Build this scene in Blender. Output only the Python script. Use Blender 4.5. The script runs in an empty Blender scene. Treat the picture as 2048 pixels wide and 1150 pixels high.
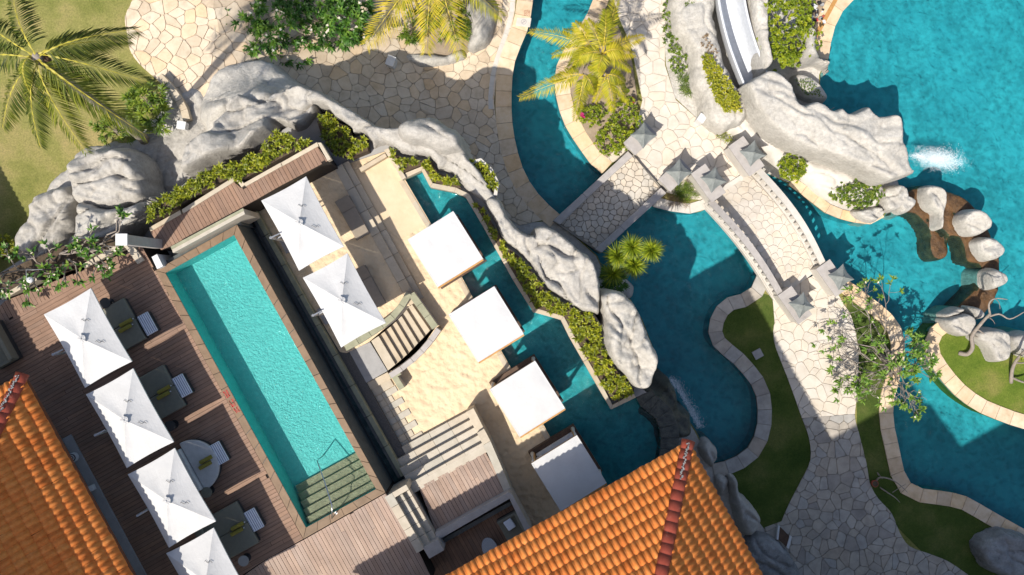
import bpy, bmesh, math, random
import numpy as np
from mathutils import Vector, Matrix, noise
from mathutils.geometry import delaunay_2d_cdt

# ------------------------------------------------------------------ camera, sky, sun, exposure
H = 36.0            # height of the camera above the garden level
K = 50.0            # photograph pixels per metre at garden level
scene = bpy.context.scene
cam_d = bpy.data.cameras.new("camera"); cam = bpy.data.objects.new("camera", cam_d)
scene.collection.objects.link(cam)
cam.location = (0, 0, H); cam.rotation_euler = (0, 0, 0)
cam_d.sensor_width = 36.0; cam_d.lens = 36.0 * H / (2048.0 / K)
cam_d.clip_start = 0.1; cam_d.clip_end = 1000
scene.camera = cam
SUN_EL = math.radians(56.6)
sx, sy = 0.585, 0.811           # ground direction in which shadows fall
world = bpy.data.worlds.new("World"); scene.world = world; world.use_nodes = True
nt = world.node_tree; bg = nt.nodes["Background"]
sky = nt.nodes.new("ShaderNodeTexSky"); sky.sky_type = 'NISHITA'; sky.sun_disc = False
sky.air_density = .85; sky.dust_density = 2.0; sky.ozone_density = .7
sky.sun_elevation = SUN_EL; sky.sun_rotation = math.atan2(-sx, -sy)
nt.links.new(sky.outputs[0], bg.inputs[0]); bg.inputs[1].default_value = 0.145
sun_d = bpy.data.lights.new("sun", 'SUN'); sun_d.energy = 4.8; sun_d.angle = math.radians(0.6)
sun_d.color = (1.0, 0.945, 0.86)
sun = bpy.data.objects.new("sun", sun_d); scene.collection.objects.link(sun)
sun.location = (-20, -28, 50)
sun.rotation_euler = Vector((sx*math.cos(SUN_EL), sy*math.cos(SUN_EL), -math.sin(SUN_EL))).to_track_quat('-Z', 'Y').to_euler()
scene.view_settings.view_transform = 'Standard'; scene.view_settings.look = 'None'
scene.view_settings.gamma = 1.0; scene.view_settings.exposure = 0.3
scene.view_settings.use_curve_mapping = False

C = scene.collection
PI = math.pi
R = random.Random(7)
ZD = 2.4      # upper pool deck
ZL = 1.4       # lower deck
DU = Vector((0.875, 0.484, 0)); DV = Vector((0.484, -0.875, 0))   # the two directions of the built terrace
ANG = math.atan2(DU.y, DU.x)

HH = H              # camera height above the level being built
LEVEL = 0.0
LOW, MID = 5.4, 1.2  # the lagoon garden and the left lawn lie this far below the sand court
MOVED = []
def level(g):
    global HH, LEVEL
    LEVEL = g; HH = H + g
def P(u, v, z=0.0):
    s = (HH - z) / H / K
    return Vector(((u - 1024) * s, (575 - v) * s, z))
def PX(p):
    s = (HH - p[2]) / H / K
    return (p[0] / s + 1024, 575 - p[1] / s)
def PP(pts, z=0.0): return [P(u, v, z) for u, v in pts]

# ------------------------------------------------------------------ materials
def ramp(nt, stops, x=0, y=0):
    n = nt.nodes.new("ShaderNodeValToRGB")
    el = n.color_ramp.elements
    while len(el) > 1: el.remove(el[0])
    el[0].position = stops[0][0]; el[0].color = (*stops[0][1], 1)
    for p, c in stops[1:]:
        e = el.new(p); e.color = (*c, 1)
    return n
def newmat(name):
    m = bpy.data.materials.new(name); m.use_nodes = True
    nt = m.node_tree; b = nt.nodes["Principled BSDF"]
    return m, nt, b
def tnoise(nt, scale, detail=4, rough=.55, coord=None, dist=0.0):
    n = nt.nodes.new("ShaderNodeTexNoise"); n.inputs["Scale"].default_value = scale
    n.inputs["Detail"].default_value = detail; n.inputs["Roughness"].default_value = rough
    n.inputs["Distortion"].default_value = dist
    if coord is None:
        g = nt.nodes.new("ShaderNodeNewGeometry"); coord = g.outputs["Position"]
    nt.links.new(coord, n.inputs["Vector"]); return n
def mixc(nt, mode, fac, a, b):
    n = nt.nodes.new("ShaderNodeMix"); n.data_type = 'RGBA'; n.blend_type = mode
    for i, v in ((0, fac), (6, a), (7, b)):
        if hasattr(v, "links") or hasattr(v, "is_output"): nt.links.new(v, n.inputs[i])
        elif isinstance(v, (int, float)): n.inputs[i].default_value = v
        else: n.inputs[i].default_value = (*v, 1)
    return n.outputs[2]
def addbump(nt, b, h, strength=.4, dist=.02, prev=None):
    n = nt.nodes.new("ShaderNodeBump"); n.inputs["Strength"].default_value = strength
    n.inputs["Distance"].default_value = dist
    nt.links.new(h, n.inputs["Height"])
    if prev is not None: nt.links.new(prev, n.inputs["Normal"])
    nt.links.new(n.outputs[0], b.inputs["Normal"]); return n.outputs[0]
def surf(name, cols, scale=3.0, rough=.75, bump=.3, bscale=25, bdist=.02, rand=None, stain=None, spec=.3):
    """colours spread by noise, optional spread by object, optional dark stain colour"""
    m, nt, b = newmat(name)
    n = tnoise(nt, scale, 6, .62)
    k = len(cols)
    r = ramp(nt, [(.28 + .44 * i / max(1, k - 1), c) for i, c in enumerate(cols)])
    nt.links.new(n.outputs[0], r.inputs[0]); col = r.outputs[0]
    if rand:
        oi = nt.nodes.new("ShaderNodeObjectInfo")
        rr = ramp(nt, [(i / max(1, len(rand) - 1), c) for i, c in enumerate(rand)])
        nt.links.new(oi.outputs["Random"], rr.inputs[0])
        col = mixc(nt, 'MULTIPLY', 1.0, col, rr.outputs[0])
    if stain:
        n2 = tnoise(nt, stain[1], 8, .7, dist=.6)
        r2 = ramp(nt, [(stain[2], (0, 0, 0)), (stain[2] + .14, (1, 1, 1))])
        nt.links.new(n2.outputs[0], r2.inputs[0])
        col = mixc(nt, 'MIX', r2.outputs[0], col, stain[0])
    nt.links.new(col, b.inputs["Base Color"])
    b.inputs["Roughness"].default_value = rough
    b.inputs["Specular IOR Level"].default_value = spec
    if bump:
        nb = tnoise(nt, bscale, 6, .65)
        addbump(nt, b, nb.outputs[0], bump, bdist)
    return m
def leafmat(name, stops, trans=.25):
    m, nt, b = newmat(name)
    a = nt.nodes.new("ShaderNodeAttribute"); a.attribute_name = "lv"
    r = ramp(nt, stops); nt.links.new(a.outputs["Fac"], r.inputs[0])
    nt.links.new(r.outputs[0], b.inputs["Base Color"])
    b.inputs["Roughness"].default_value = .45; b.inputs["Specular IOR Level"].default_value = .35
    t = nt.nodes.new("ShaderNodeBsdfTranslucent"); nt.links.new(r.outputs[0], t.inputs[0])
    mx = nt.nodes.new("ShaderNodeMixShader"); mx.inputs[0].default_value = trans
    out = nt.nodes["Material Output"]
    nt.links.new(b.outputs[0], mx.inputs[1]); nt.links.new(t.outputs[0], mx.inputs[2]); nt.links.new(mx.outputs[0], out.inputs[0])
    return m
def watermat(name, tint, scale, caus, wave=.25, wscale=3.0, rough=.04, deep=None):
    """clear tinted water: sunlight passes, caustics are painted into the tint; the surface mirrors the sky"""
    m, nt, b = newmat(name); nt.nodes.remove(b)
    out = nt.nodes["Material Output"]
    g = nt.nodes.new("ShaderNodeNewGeometry")
    warp = tnoise(nt, scale * .6, 3, .5, g.outputs["Position"])
    va = nt.nodes.new("ShaderNodeVectorMath"); va.operation = 'MULTIPLY_ADD'
    nt.links.new(warp.outputs["Color"], va.inputs[0]); va.inputs[1].default_value = (.9, .9, 0)
    nt.links.new(g.outputs["Position"], va.inputs[2])
    vo = nt.nodes.new("ShaderNodeTexVoronoi"); vo.feature = 'SMOOTH_F1'; vo.inputs["Scale"].default_value = scale
    vo.inputs["Smoothness"].default_value = .6
    nt.links.new(va.outputs[0], vo.inputs["Vector"])
    big = tnoise(nt, .35, 4, .6, g.outputs["Position"])
    mid = tnoise(nt, scale * .9, 5, .65, g.outputs["Position"])
    mm = nt.nodes.new("ShaderNodeMath"); mm.operation = 'MULTIPLY'
    nt.links.new(vo.outputs["Distance"], mm.inputs[0]); nt.links.new(mid.outputs[0], mm.inputs[1])
    ad = nt.nodes.new("ShaderNodeMath"); ad.operation = 'MULTIPLY_ADD'
    nt.links.new(big.outputs[0], ad.inputs[0]); ad.inputs[1].default_value = .45; nt.links.new(mm.outputs[0], ad.inputs[2])
    lo = tuple(c * (1 - caus) for c in tint); hi = tuple(min(1, c * (1 + caus * .8)) for c in tint)
    r = ramp(nt, [(.30, lo), (.45, tint), (.60, hi)])  # painted caustics: brighter and darker tint by pattern, not by focused light
    nt.links.new(ad.outputs[0], r.inputs[0])
    tr = nt.nodes.new("ShaderNodeBsdfTransparent"); nt.links.new(r.outputs[0], tr.inputs[0])
    w1 = tnoise(nt, wscale, 4, .6, g.outputs["Position"], .5)
    bp = nt.nodes.new("ShaderNodeBump"); bp.inputs["Strength"].default_value = wave; bp.inputs["Distance"].default_value = .25
    nt.links.new(w1.outputs[0], bp.inputs["Height"])
    gl = nt.nodes.new("ShaderNodeBsdfGlossy"); gl.inputs["Roughness"].default_value = rough
    nt.links.new(bp.outputs[0], gl.inputs["Normal"])
    fr = nt.nodes.new("ShaderNodeFresnel"); fr.inputs[0].default_value = 1.33; nt.links.new(bp.outputs[0], fr.inputs[1])
    mx = nt.nodes.new("ShaderNodeMixShader")
    nt.links.new(fr.outputs[0], mx.inputs[0]); nt.links.new(tr.outputs[0], mx.inputs[1]); nt.links.new(gl.outputs[0], mx.inputs[2])
    nt.links.new(mx.outputs[0], out.inputs[0])
    return m
def plain(name, col, rough=.6, metal=0.0, spec=.4):
    m, nt, b = newmat(name)
    n = tnoise(nt, 6, 5, .6)
    r = ramp(nt, [(.3, tuple(c * .88 for c in col)), (.7, tuple(min(1, c * 1.06) for c in col))])
    nt.links.new(n.outputs[0], r.inputs[0]); nt.links.new(r.outputs[0], b.inputs["Base Color"])
    b.inputs["Roughness"].default_value = rough; b.inputs["Metallic"].default_value = metal
    b.inputs["Specular IOR Level"].default_value = spec
    return m

M = {}
# lawn
m, nt_, b_ = newmat("lawn_grass")
n1 = tnoise(nt_, .55, 5, .6); n2 = tnoise(nt_, 14, 6, .75); n3 = tnoise(nt_, 90, 3, .7)
r1 = ramp(nt_, [(.33, (.155, .172, .048)), (.5, (.26, .245, .095)), (.66, (.35, .285, .145))])
nt_.links.new(n1.outputs[0], r1.inputs[0])
r2 = ramp(nt_, [(.3, (.62, .66, .6)), (.7, (1.25, 1.22, 1.1))]); nt_.links.new(n2.outputs[0], r2.inputs[0])
r3 = ramp(nt_, [(.3, (.6, .65, .5)), (.7, (1.3, 1.25, 1.2))]); nt_.links.new(n3.outputs[0], r3.inputs[0])
c_ = mixc(nt_, 'MULTIPLY', 1, mixc(nt_, 'MULTIPLY', 1, r1.outputs[0], r2.outputs[0]), r3.outputs[0])
nt_.links.new(c_, b_.inputs["Base Color"]); b_.inputs["Roughness"].default_value = .9
b_.inputs["Specular IOR Level"].default_value = .1
addbump(nt_, b_, n3.outputs[0], .8, .03); M['lawn'] = m
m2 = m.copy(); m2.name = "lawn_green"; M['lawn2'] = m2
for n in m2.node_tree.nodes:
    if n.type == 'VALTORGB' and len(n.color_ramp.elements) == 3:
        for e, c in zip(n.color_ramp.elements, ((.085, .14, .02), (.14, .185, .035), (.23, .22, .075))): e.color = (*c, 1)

m3 = m2.copy(); m3.name = "lawn_shade_tone"; M['lawn3'] = m3  # darker copy of the lawn, with shade put into its colour
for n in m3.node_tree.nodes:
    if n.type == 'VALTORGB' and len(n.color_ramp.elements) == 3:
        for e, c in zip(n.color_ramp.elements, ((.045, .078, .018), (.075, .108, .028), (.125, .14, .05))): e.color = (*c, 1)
M['flag'] = surf("flagstone_cream", [(.47, .38, .27), (.60, .49, .36), (.66, .56, .43)], 2.2, .8, .35, 18, .015,
                 rand=[(.80, .78, .76), (1, .98, .95), (1.0, .90, .76), (.92, .93, .93), (1, 1, 1)], stain=((.36, .31, .25), 1.1, .60))
M['flagg'] = surf("flagstone_grey", [(.29, .272, .245), (.385, .36, .32), (.46, .43, .385)], 2.5, .8, .4, 16, .015,
                  rand=[(.72, .70, .70), (1, .95, .88), (.85, .87, .9), (1.05, 1.03, 1.0), (.9, .82, .74)], stain=((.24, .23, .22), 1.3, .60))
M['flagw'] = surf("flagstone_pale", [(.49, .44, .37), (.56, .51, .44), (.61, .565, .50)], 2.2, .8, .3, 18, .012,
                  rand=[(.92, .91, .9), (1, .98, .96), (1, .95, .88), (1, 1, 1)], stain=((.42, .37, .30), 1.2, .64))
M['mortar'] = surf("mortar", [(.36, .30, .225), (.45, .38, .295)], 5, .9, .3, 40)
M['mortarl'] = surf("mortar_pale", [(.43, .385, .315), (.50, .455, .385)], 5, .9, .3, 40)
M['mortard'] = surf("mortar_dark", [(.21, .19, .16), (.28, .255, .215)], 5, .9, .3, 40)
M['coping'] = surf("coping_sandstone", [(.50, .38, .25), (.63, .50, .35), (.68, .57, .44)], 2.5, .75, .25, 20, .012,
                   rand=[(1, .86, .68), (.98, .97, .95), (.84, .80, .76), (1, .93, .80), (1, 1, 1)], stain=((.38, .29, .2), 1.5, .63))
M['copingb'] = surf("coping_brown", [(.15, .098, .058), (.215, .145, .09)], 3, .6, .25, 24, .01, rand=[(.86, .86, .86), (1.08, 1.05, 1), (.95, .92, .9)])
M['beige'] = surf("beige_stone", [(.40, .345, .265), (.50, .44, .345)], 3, .75, .25, 24, .01, rand=[(.9, .9, .9), (1.05, 1.03, 1), (.96, .9, .82)], stain=((.33, .28, .2), 1.2, .63))
M['palestep'] = surf("pale_step_stone", [(.37, .335, .275), (.47, .43, .365)], 3, .7, .2, 24, .01, rand=[(.88, .9, .9), (1.05, 1.03, 1), (.98, .93, .86)], stain=((.40, .36, .30), 1.2, .63))
M['green'] = surf("greenish_stone", [(.20, .205, .135), (.32, .31, .21)], 3, .65, .3, 22, .012, stain=((.13, .13, .085), 1.5, .58))
M['slate'] = surf("wet_slate", [(.055, .063, .064), (.105, .116, .112)], 4, .35, .3, 20, .01)
M['gravel'] = surf("dark_gravel", [(.07, .065, .062), (.16, .15, .14)], 30, .9, .9, 40, .06)
M['sand'] = None
m, nt_, b_ = newmat("sand")
n1 = tnoise(nt_, 1.2, 5, .6); r1 = ramp(nt_, [(.3, (.60, .465, .30)), (.7, (.655, .52, .35))])
nt_.links.new(n1.outputs[0], r1.inputs[0]); nt_.links.new(r1.outputs[0], b_.inputs["Base Color"])
b_.inputs["Roughness"].default_value = .95; b_.inputs["Specular IOR Level"].default_value = .05
n2 = tnoise(nt_, 3.2, 3, .55); n3 = tnoise(nt_, 40, 4, .6)
vo_ = nt_.nodes.new('ShaderNodeTexVoronoi'); vo_.feature = 'SMOOTH_F1'; vo_.inputs['Scale'].default_value = 4.2
g_ = nt_.nodes.new('ShaderNodeNewGeometry'); nt_.links.new(g_.outputs['Position'], vo_.inputs['Vector'])
a_ = addbump(nt_, b_, n2.outputs[0], .55, .16); a_ = addbump(nt_, b_, vo_.outputs['Distance'], .6, .14, a_); addbump(nt_, b_, n3.outputs[0], .3, .02, a_); M['sand'] = m
m = m.copy(); m.name = "smooth_sand"; M['sand2'] = m
for n in m.node_tree.nodes:
    if n.type == 'BUMP' and n.inputs["Distance"].default_value > .05: n.inputs["Strength"].default_value = .12
    if n.type == 'VALTORGB': n.color_ramp.elements[0].color = (.55, .43, .28, 1); n.color_ramp.elements[1].color = (.64, .51, .35, 1)
M['soil'] = surf("bed_soil", [(.06, .042, .026), (.12, .085, .055)], 6, .95, .7, 30, .05)
M['dirt'] = surf("dry_soil", [(.24, .18, .125), (.34, .27, .19)], 4, .95, .6, 25, .04)
def deckmat(name, cols, rand):
    m, nt, b = newmat(name)
    tc = nt.nodes.new("ShaderNodeTexCoord")
    mp = nt.nodes.new("ShaderNodeMapping"); mp.inputs["Scale"].default_value = (1.2, 45, 1)
    nt.links.new(tc.outputs["Object"], mp.inputs[0])
    oi = nt.nodes.new("ShaderNodeObjectInfo")
    n = tnoise(nt, 1.0, 6, .6, mp.outputs[0]); n.noise_dimensions = '4D'
    ml = nt.nodes.new("ShaderNodeMath"); ml.operation = 'MULTIPLY'; ml.inputs[1].default_value = 37.0
    nt.links.new(oi.outputs["Random"], ml.inputs[0]); nt.links.new(ml.outputs[0], n.inputs["W"])
    r = ramp(nt, [(.3, cols[0]), (.7, cols[1])]); nt.links.new(n.outputs[0], r.inputs[0])
    rr = ramp(nt, [(i / (len(rand) - 1), c) for i, c in enumerate(rand)]); nt.links.new(oi.outputs["Random"], rr.inputs[0])
    dirt = tnoise(nt, 1.1, 5, .6); rd = ramp(nt, [(.35, (.85, .84, .83)), (.65, (1.1, 1.1, 1.1))]); nt.links.new(dirt.outputs[0], rd.inputs[0])
    nt.links.new(mixc(nt, 'MULTIPLY', 1, mixc(nt, 'MULTIPLY', 1, r.outputs[0], rr.outputs[0]), rd.outputs[0]), b.inputs["Base Color"])
    b.inputs["Roughness"].default_value = .65; b.inputs["Specular IOR Level"].default_value = .25
    addbump(nt, b, n.outputs[0], .35, .01)
    return m
RD = [(.86, .86, .88), (1.06, 1.02, 1), (.95, .97, 1), (1.12, 1.08, 1.04), (.92, .88, .86)]
M['deck'] = deckmat("deck_boards", [(.185, .115, .078), (.285, .183, .128)], RD)
M['deckp'] = deckmat("deck_boards_weathered", [(.265, .188, .145), (.375, .283, .225)], RD)
M['decku'] = plain("deck_underlay", (.02, .015, .012), .9)
M['white'] = surf("white_canvas", [(.475, .47, .46), (.53, .526, .516)], 1.6, .8, .4, 2.6, .06, spec=.15)
M['grey_fabric'] = plain("olive_grey_fabric", (.175, .168, .128), .9)
M['dark_fabric'] = plain("charcoal_wicker", (.035, .035, .036), .7)
M['offwhite'] = plain("pale_upholstery", (.5, .49, .47), .85)
M['mustard'] = plain("mustard_towel", (.24, .20, .035), .95)
M['wood'] = surf("warm_timber", [(.34, .17, .05), (.48, .26, .085)], 8, .55, .2, 40, .005)
M['dwood'] = surf("dark_timber", [(.055, .032, .02), (.11, .065, .04)], 8, .6, .2, 40, .005)
M['steel'] = plain("steel", (.55, .56, .57), .25, 1.0)
M['alu'] = plain("grey_powder_coat", (.30, .31, .33), .45, .2)
M['black'] = plain("black_metal", (.02, .02, .022), .5)
M['whitep'] = plain("white_paint", (.58, .58, .57), .5)
M['slide'] = plain("slide_gelcoat", (.60, .62, .645), .25)
M['concrete'] = surf("grey_concrete", [(.26, .255, .245), (.34, .33, .32)], 3, .8, .3, 25, .01)
M['capgrey'] = surf("grey_stone_cap", [(.31, .285, .265), (.41, .38, .355)], 3, .8, .35, 22, .012, stain=((.24, .22, .2), 1.6, .6))
M['plinth'] = surf("white_plaster", [(.47, .435, .38), (.56, .53, .48)], 3, .8, .25, 20, .01, stain=((.52, .45, .36), 1.4, .62))
M['lantern'] = surf("grey_green_copper", [(.15, .165, .158), (.25, .265, .252)], 5, .5, .2, 20, .01)
M['glass'] = plain("dark_glass", (.02, .03, .035), .08, 0, .6)
M['red'] = plain("red_paint", (.50, .05, .045), .7)
M['symbol'] = plain("sign_grey_paint", (.30, .27, .29), .7)
M['wall'] = surf("building_render", [(.42, .38, .33), (.50, .46, .40)], 2, .85, .2, 20, .01)
def rockmat(name, cols, dark, crack=.62):
    m, nt, b = newmat(name)
    n = tnoise(nt, .9, 8, .68, dist=.4); r = ramp(nt, [(.3, cols[0]), (.5, cols[1]), (.7, cols[2])]); nt.links.new(n.outputs[0], r.inputs[0])
    n2 = tnoise(nt, 2.2, 9, .72, dist=1.2); r2 = ramp(nt, [(crack, (0, 0, 0)), (crack + .12, (1, 1, 1))]); nt.links.new(n2.outputs[0], r2.inputs[0])
    n5 = tnoise(nt, 7, 8, .75); r5 = ramp(nt, [(.3, (.74, .73, .71)), (.7, (1.16, 1.16, 1.15))]); nt.links.new(n5.outputs[0], r5.inputs[0])
    c = mixc(nt, 'MULTIPLY', 1, mixc(nt, 'MIX', r2.outputs[0], r.outputs[0], dark), r5.outputs[0])
    nt.links.new(c, b.inputs["Base Color"]); b.inputs["Roughness"].default_value = .9; b.inputs["Specular IOR Level"].default_value = .15
    n3 = tnoise(nt, 3.0, 10, .7, dist=.8); n4 = tnoise(nt, 22, 6, .7)
    a = addbump(nt, b, n3.outputs[0], .65, .15); addbump(nt, b, n4.outputs[0], .6, .035, a)
    return m
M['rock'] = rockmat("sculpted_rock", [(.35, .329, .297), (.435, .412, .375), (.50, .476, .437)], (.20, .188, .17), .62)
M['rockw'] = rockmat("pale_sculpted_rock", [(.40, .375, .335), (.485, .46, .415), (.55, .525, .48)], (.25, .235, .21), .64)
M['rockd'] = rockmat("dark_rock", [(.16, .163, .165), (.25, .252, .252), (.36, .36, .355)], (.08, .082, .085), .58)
M['shelf'] = surf("brown_submerged_rock", [(.035, .020, .010), (.095, .050, .020), (.17, .085, .032)], 2.2, .4, .9, 10, .08)
M['weir'] = surf("mossy_dark_stone", [(.02, .022, .022), (.065, .066, .055), (.11, .11, .085)], 5, .35, .9, 16, .06)
M['tile'] = surf("roof_tile_clay", [(.62, .18, .034), (.72, .235, .05), (.77, .29, .078)], 7, .75, .2, 40, .006,
                 rand=[(.88, .72, .62), (1, .95, .9), (1.02, 1.06, 1.1), (.97, .82, .75), (1.02, 1.02, 1), (.92, .9, .9)], stain=((.40, .13, .035), 2.2, .68))
M['tile2'] = surf('roof_tile_clay_far', [(.56, .15, .025), (.72, .215, .04), (.78, .28, .066)], 3.5, .55, .2, 40, .006)
M['ridge'] = surf("ridge_tile_red", [(.30, .055, .03), (.40, .085, .05)], 5, .55, .25, 30, .008, rand=[(.8, .8, .8), (1.1, 1.1, 1.1)], stain=((.50, .27, .2), 3.5, .62))
M['underlay'] = plain("roof_underlay", (.10, .035, .015), .9)
M['bark'] = surf("grey_bark", [(.22, .185, .15), (.36, .31, .26)], 8, .9, .5, 30, .02)
M['twig'] = surf("pale_twig", [(.20, .165, .135), (.31, .27, .23)], 8, .9, .4, 30, .01)
M['poolfloor'] = surf("lagoon_floor", [(.040, .285, .335), (.064, .385, .43)], .8, .7, 0)
M['lapfloor'] = surf("lap_pool_mosaic", [(.11, .50, .485), (.15, .60, .575)], 7, .6, 0)
M['lapstep'] = surf("pool_step_stone", [(.26, .215, .13), (.36, .30, .185)], 6, .6, .3, 25, .01)
M['chanfloor'] = surf("channel_mosaic", [(.035, .28, .30), (.065, .39, .405)], 10, .6, 0)
M['lagoon'] = watermat("lagoon_water", (.52, .80, .82), 3.2, .17, .40, 3.0)
M['lapwater'] = watermat("lap_pool_water", (.82, .93, .92), 6.0, .05, .5, 13.0, .03)
M['chanwater'] = watermat("channel_water", (.55, .80, .82), 3.4, .20, .35, 4.0)
M['foam'] = plain("water_foam", (.86, .9, .92), .6)

LV = {}
LV['palm'] = leafmat("palm_leaf", [(0, (.03, .05, .01)), (.35, (.10, .13, .014)), (.7, (.27, .28, .03)), (1, (.50, .43, .06))], .3)
LV['palmy'] = leafmat("yellow_palm_leaf", [(0, (.13, .16, .012)), (.4, (.33, .34, .02)), (.75, (.56, .49, .03)), (1, (.66, .52, .07))], .42)
LV['frangi'] = leafmat("frangipani_leaf", [(0, (.022, .07, .012)), (.5, (.06, .155, .02)), (.9, (.15, .27, .035)), (1, (.22, .32, .05))], .3)
LV['cover'] = leafmat("ground_cover_leaf", [(0, (.04, .06, .008)), (.45, (.165, .20, .014)), (.8, (.36, .37, .022)), (1, (.50, .47, .035))], .3)
LV['hedge'] = leafmat("hedge_leaf", [(0, (.06, .10, .008)), (.5, (.22, .29, .016)), (.85, (.40, .43, .024)), (1, (.48, .45, .04))], .35)
LV['bush'] = leafmat("bush_leaf", [(0, (.03, .07, .01)), (.5, (.11, .18, .018)), (.9, (.25, .31, .03)), (1, (.32, .35, .05))], .3)
LV['croton'] = leafmat("yellow_croton_leaf", [(0, (.09, .12, .01)), (.5, (.27, .29, .02)), (.85, (.46, .42, .03)), (1, (.45, .25, .06))], .3)
LV['dry'] = leafmat("dry_leaf", [(0, (.16, .10, .05)), (1, (.38, .27, .15))])
LV['flower'] = leafmat("flower_petal", [(0, (.75, .66, .45)), (1, (.85, .82, .74))])
LV['pink'] = leafmat("pink_bract", [(0, (.50, .03, .16)), (1, (.62, .06, .25))])

# ------------------------------------------------------------------ mesh helpers
def tag(o, label=None, cat=None, group=None, kind=None):
    if label: o['label'] = label
    if cat: o['category'] = cat
    if group: o['group'] = group
    if kind: o['kind'] = kind
    return o
def mesh(name, verts, faces, mat, smooth=False):
    me = bpy.data.meshes.new(name)
    me.from_pydata([tuple(v) for v in verts], [], [tuple(f) for f in faces])
    if mat is not None: me.materials.append(mat)
    if smooth:
        me.polygons.foreach_set("use_smooth", [True] * len(me.polygons))
    me.update()
    return me
def link(name, me, parent=None, loc=None):
    o = bpy.data.objects.new(name, me); C.objects.link(o)
    if LEVEL and parent is None: MOVED.append((o, LEVEL))
    if loc is not None: o.location = loc
    if parent is not None:
        o.parent = parent
        o.matrix_parent_inverse = parent.matrix_basis.inverted() if parent.parent is None else (parent.parent.matrix_basis @ parent.matrix_parent_inverse @ parent.matrix_basis).inverted()
    return o
def thing(name, label, cat, loc=(0, 0, 0), rz=0.0, group=None, kind=None):
    o = bpy.data.objects.new(name, None); C.objects.link(o)
    if LEVEL: MOVED.append((o, LEVEL))
    o.location = loc; o.rotation_euler = (0, 0, rz); o.empty_display_size = .2
    return tag(o, label, cat, group, kind)
class MB:
    def __init__(s): s.v = []; s.f = []
    def add(s, vs, fs):
        k = len(s.v); s.v += [tuple(x) for x in vs]; s.f += [tuple(i + k for i in f) for f in fs]; return s
    def box(s, c, d, rz=0, taper=1.0):
        cx, cy, cz = c; hx, hy, hz = d[0] / 2, d[1] / 2, d[2] / 2
        ca, sa = math.cos(rz), math.sin(rz); vs = []
        for z, t in ((-hz, 1.0), (hz, taper)):
            for x, y in ((-hx, -hy), (hx, -hy), (hx, hy), (-hx, hy)):
                x *= t; y *= t
                vs.append((cx + x * ca - y * sa, cy + x * sa + y * ca, cz + z))
        return s.add(vs, [(3, 2, 1, 0), (4, 5, 6, 7), (0, 1, 5, 4), (1, 2, 6, 5), (2, 3, 7, 6), (3, 0, 4, 7)])
    def prism(s, pts, z0, z1):
        n = len(pts)
        if area2(pts) < 0: pts = pts[::-1]
        vs = [(p[0], p[1], z0) for p in pts] + [(p[0], p[1], z1) for p in pts]
        return s.add(vs, [tuple(range(n - 1, -1, -1)), tuple(range(n, 2 * n))] + [(i, (i + 1) % n, n + (i + 1) % n, n + i) for i in range(n)])
    def tube(s, path, r, n=6, cap=True):
        path = [Vector(p) for p in path]; m = len(path)
        if not hasattr(r, '__len__'): r = [r] * m
        vs = []; up = Vector((0, 0, 1)); prev = None
        for i, p in enumerate(path):
            d = (path[min(i + 1, m - 1)] - path[max(i - 1, 0)])
            if d.length < 1e-6: d = Vector((0, 0, 1))
            d.normalize()
            a = d.cross(up if prev is None else prev[1])
            if a.length < .05: a = d.cross(Vector((1, 0, 0)))
            a.normalize(); b = a.cross(d).normalized(); prev = (a, b)
            for k in range(n):
                t = 2 * PI * k / n
                vs.append(p + (a * math.cos(t) + b * math.sin(t)) * r[i])
        fs = [(i * n + k, i * n + (k + 1) % n, (i + 1) * n + (k + 1) % n, (i + 1) * n + k) for i in range(m - 1) for k in range(n)]
        if cap: fs += [tuple(range(n - 1, -1, -1)), tuple(range((m - 1) * n, m * n))]
        return s.add(vs, fs)
    def disc(s, c, r, h, n=20, r2=None):
        r2 = r if r2 is None else r2
        vs = [(c[0] + r * math.cos(2 * PI * k / n), c[1] + r * math.sin(2 * PI * k / n), c[2]) for k in range(n)]
        vs += [(c[0] + r2 * math.cos(2 * PI * k / n), c[1] + r2 * math.sin(2 * PI * k / n), c[2] + h) for k in range(n)]
        return s.add(vs, [tuple(range(n - 1, -1, -1)), tuple(range(n, 2 * n))] + [(k, (k + 1) % n, n + (k + 1) % n, n + k) for k in range(n)])
    def build(s, name, mat, parent=None, smooth=False, bevel=0.0):
        me = mesh(name, s.v, s.f, mat, smooth)
        if bevel:
            bm = bmesh.new(); bm.from_mesh(me)
            bmesh.ops.recalc_face_normals(bm, faces=bm.faces)
            bmesh.ops.bevel(bm, geom=[e for e in bm.edges if e.calc_face_angle(0) > .5], offset=bevel, segments=2, profile=.6, affect='EDGES', clamp_overlap=True)
            bm.to_mesh(me); bm.free()
        return link(name, me, parent)
def area2(p):
    return sum(p[i][0] * p[(i + 1) % len(p)][1] - p[(i + 1) % len(p)][0] * p[i][1] for i in range(len(p)))
def inpoly(x, y, poly):
    c = False; j = len(poly) - 1
    for i in range(len(poly)):
        xi, yi = poly[i][0], poly[i][1]; xj, yj = poly[j][0], poly[j][1]
        if (yi > y) != (yj > y) and x < (xj - xi) * (y - yi) / (yj - yi) + xi: c = not c
        j = i
    return c
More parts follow.
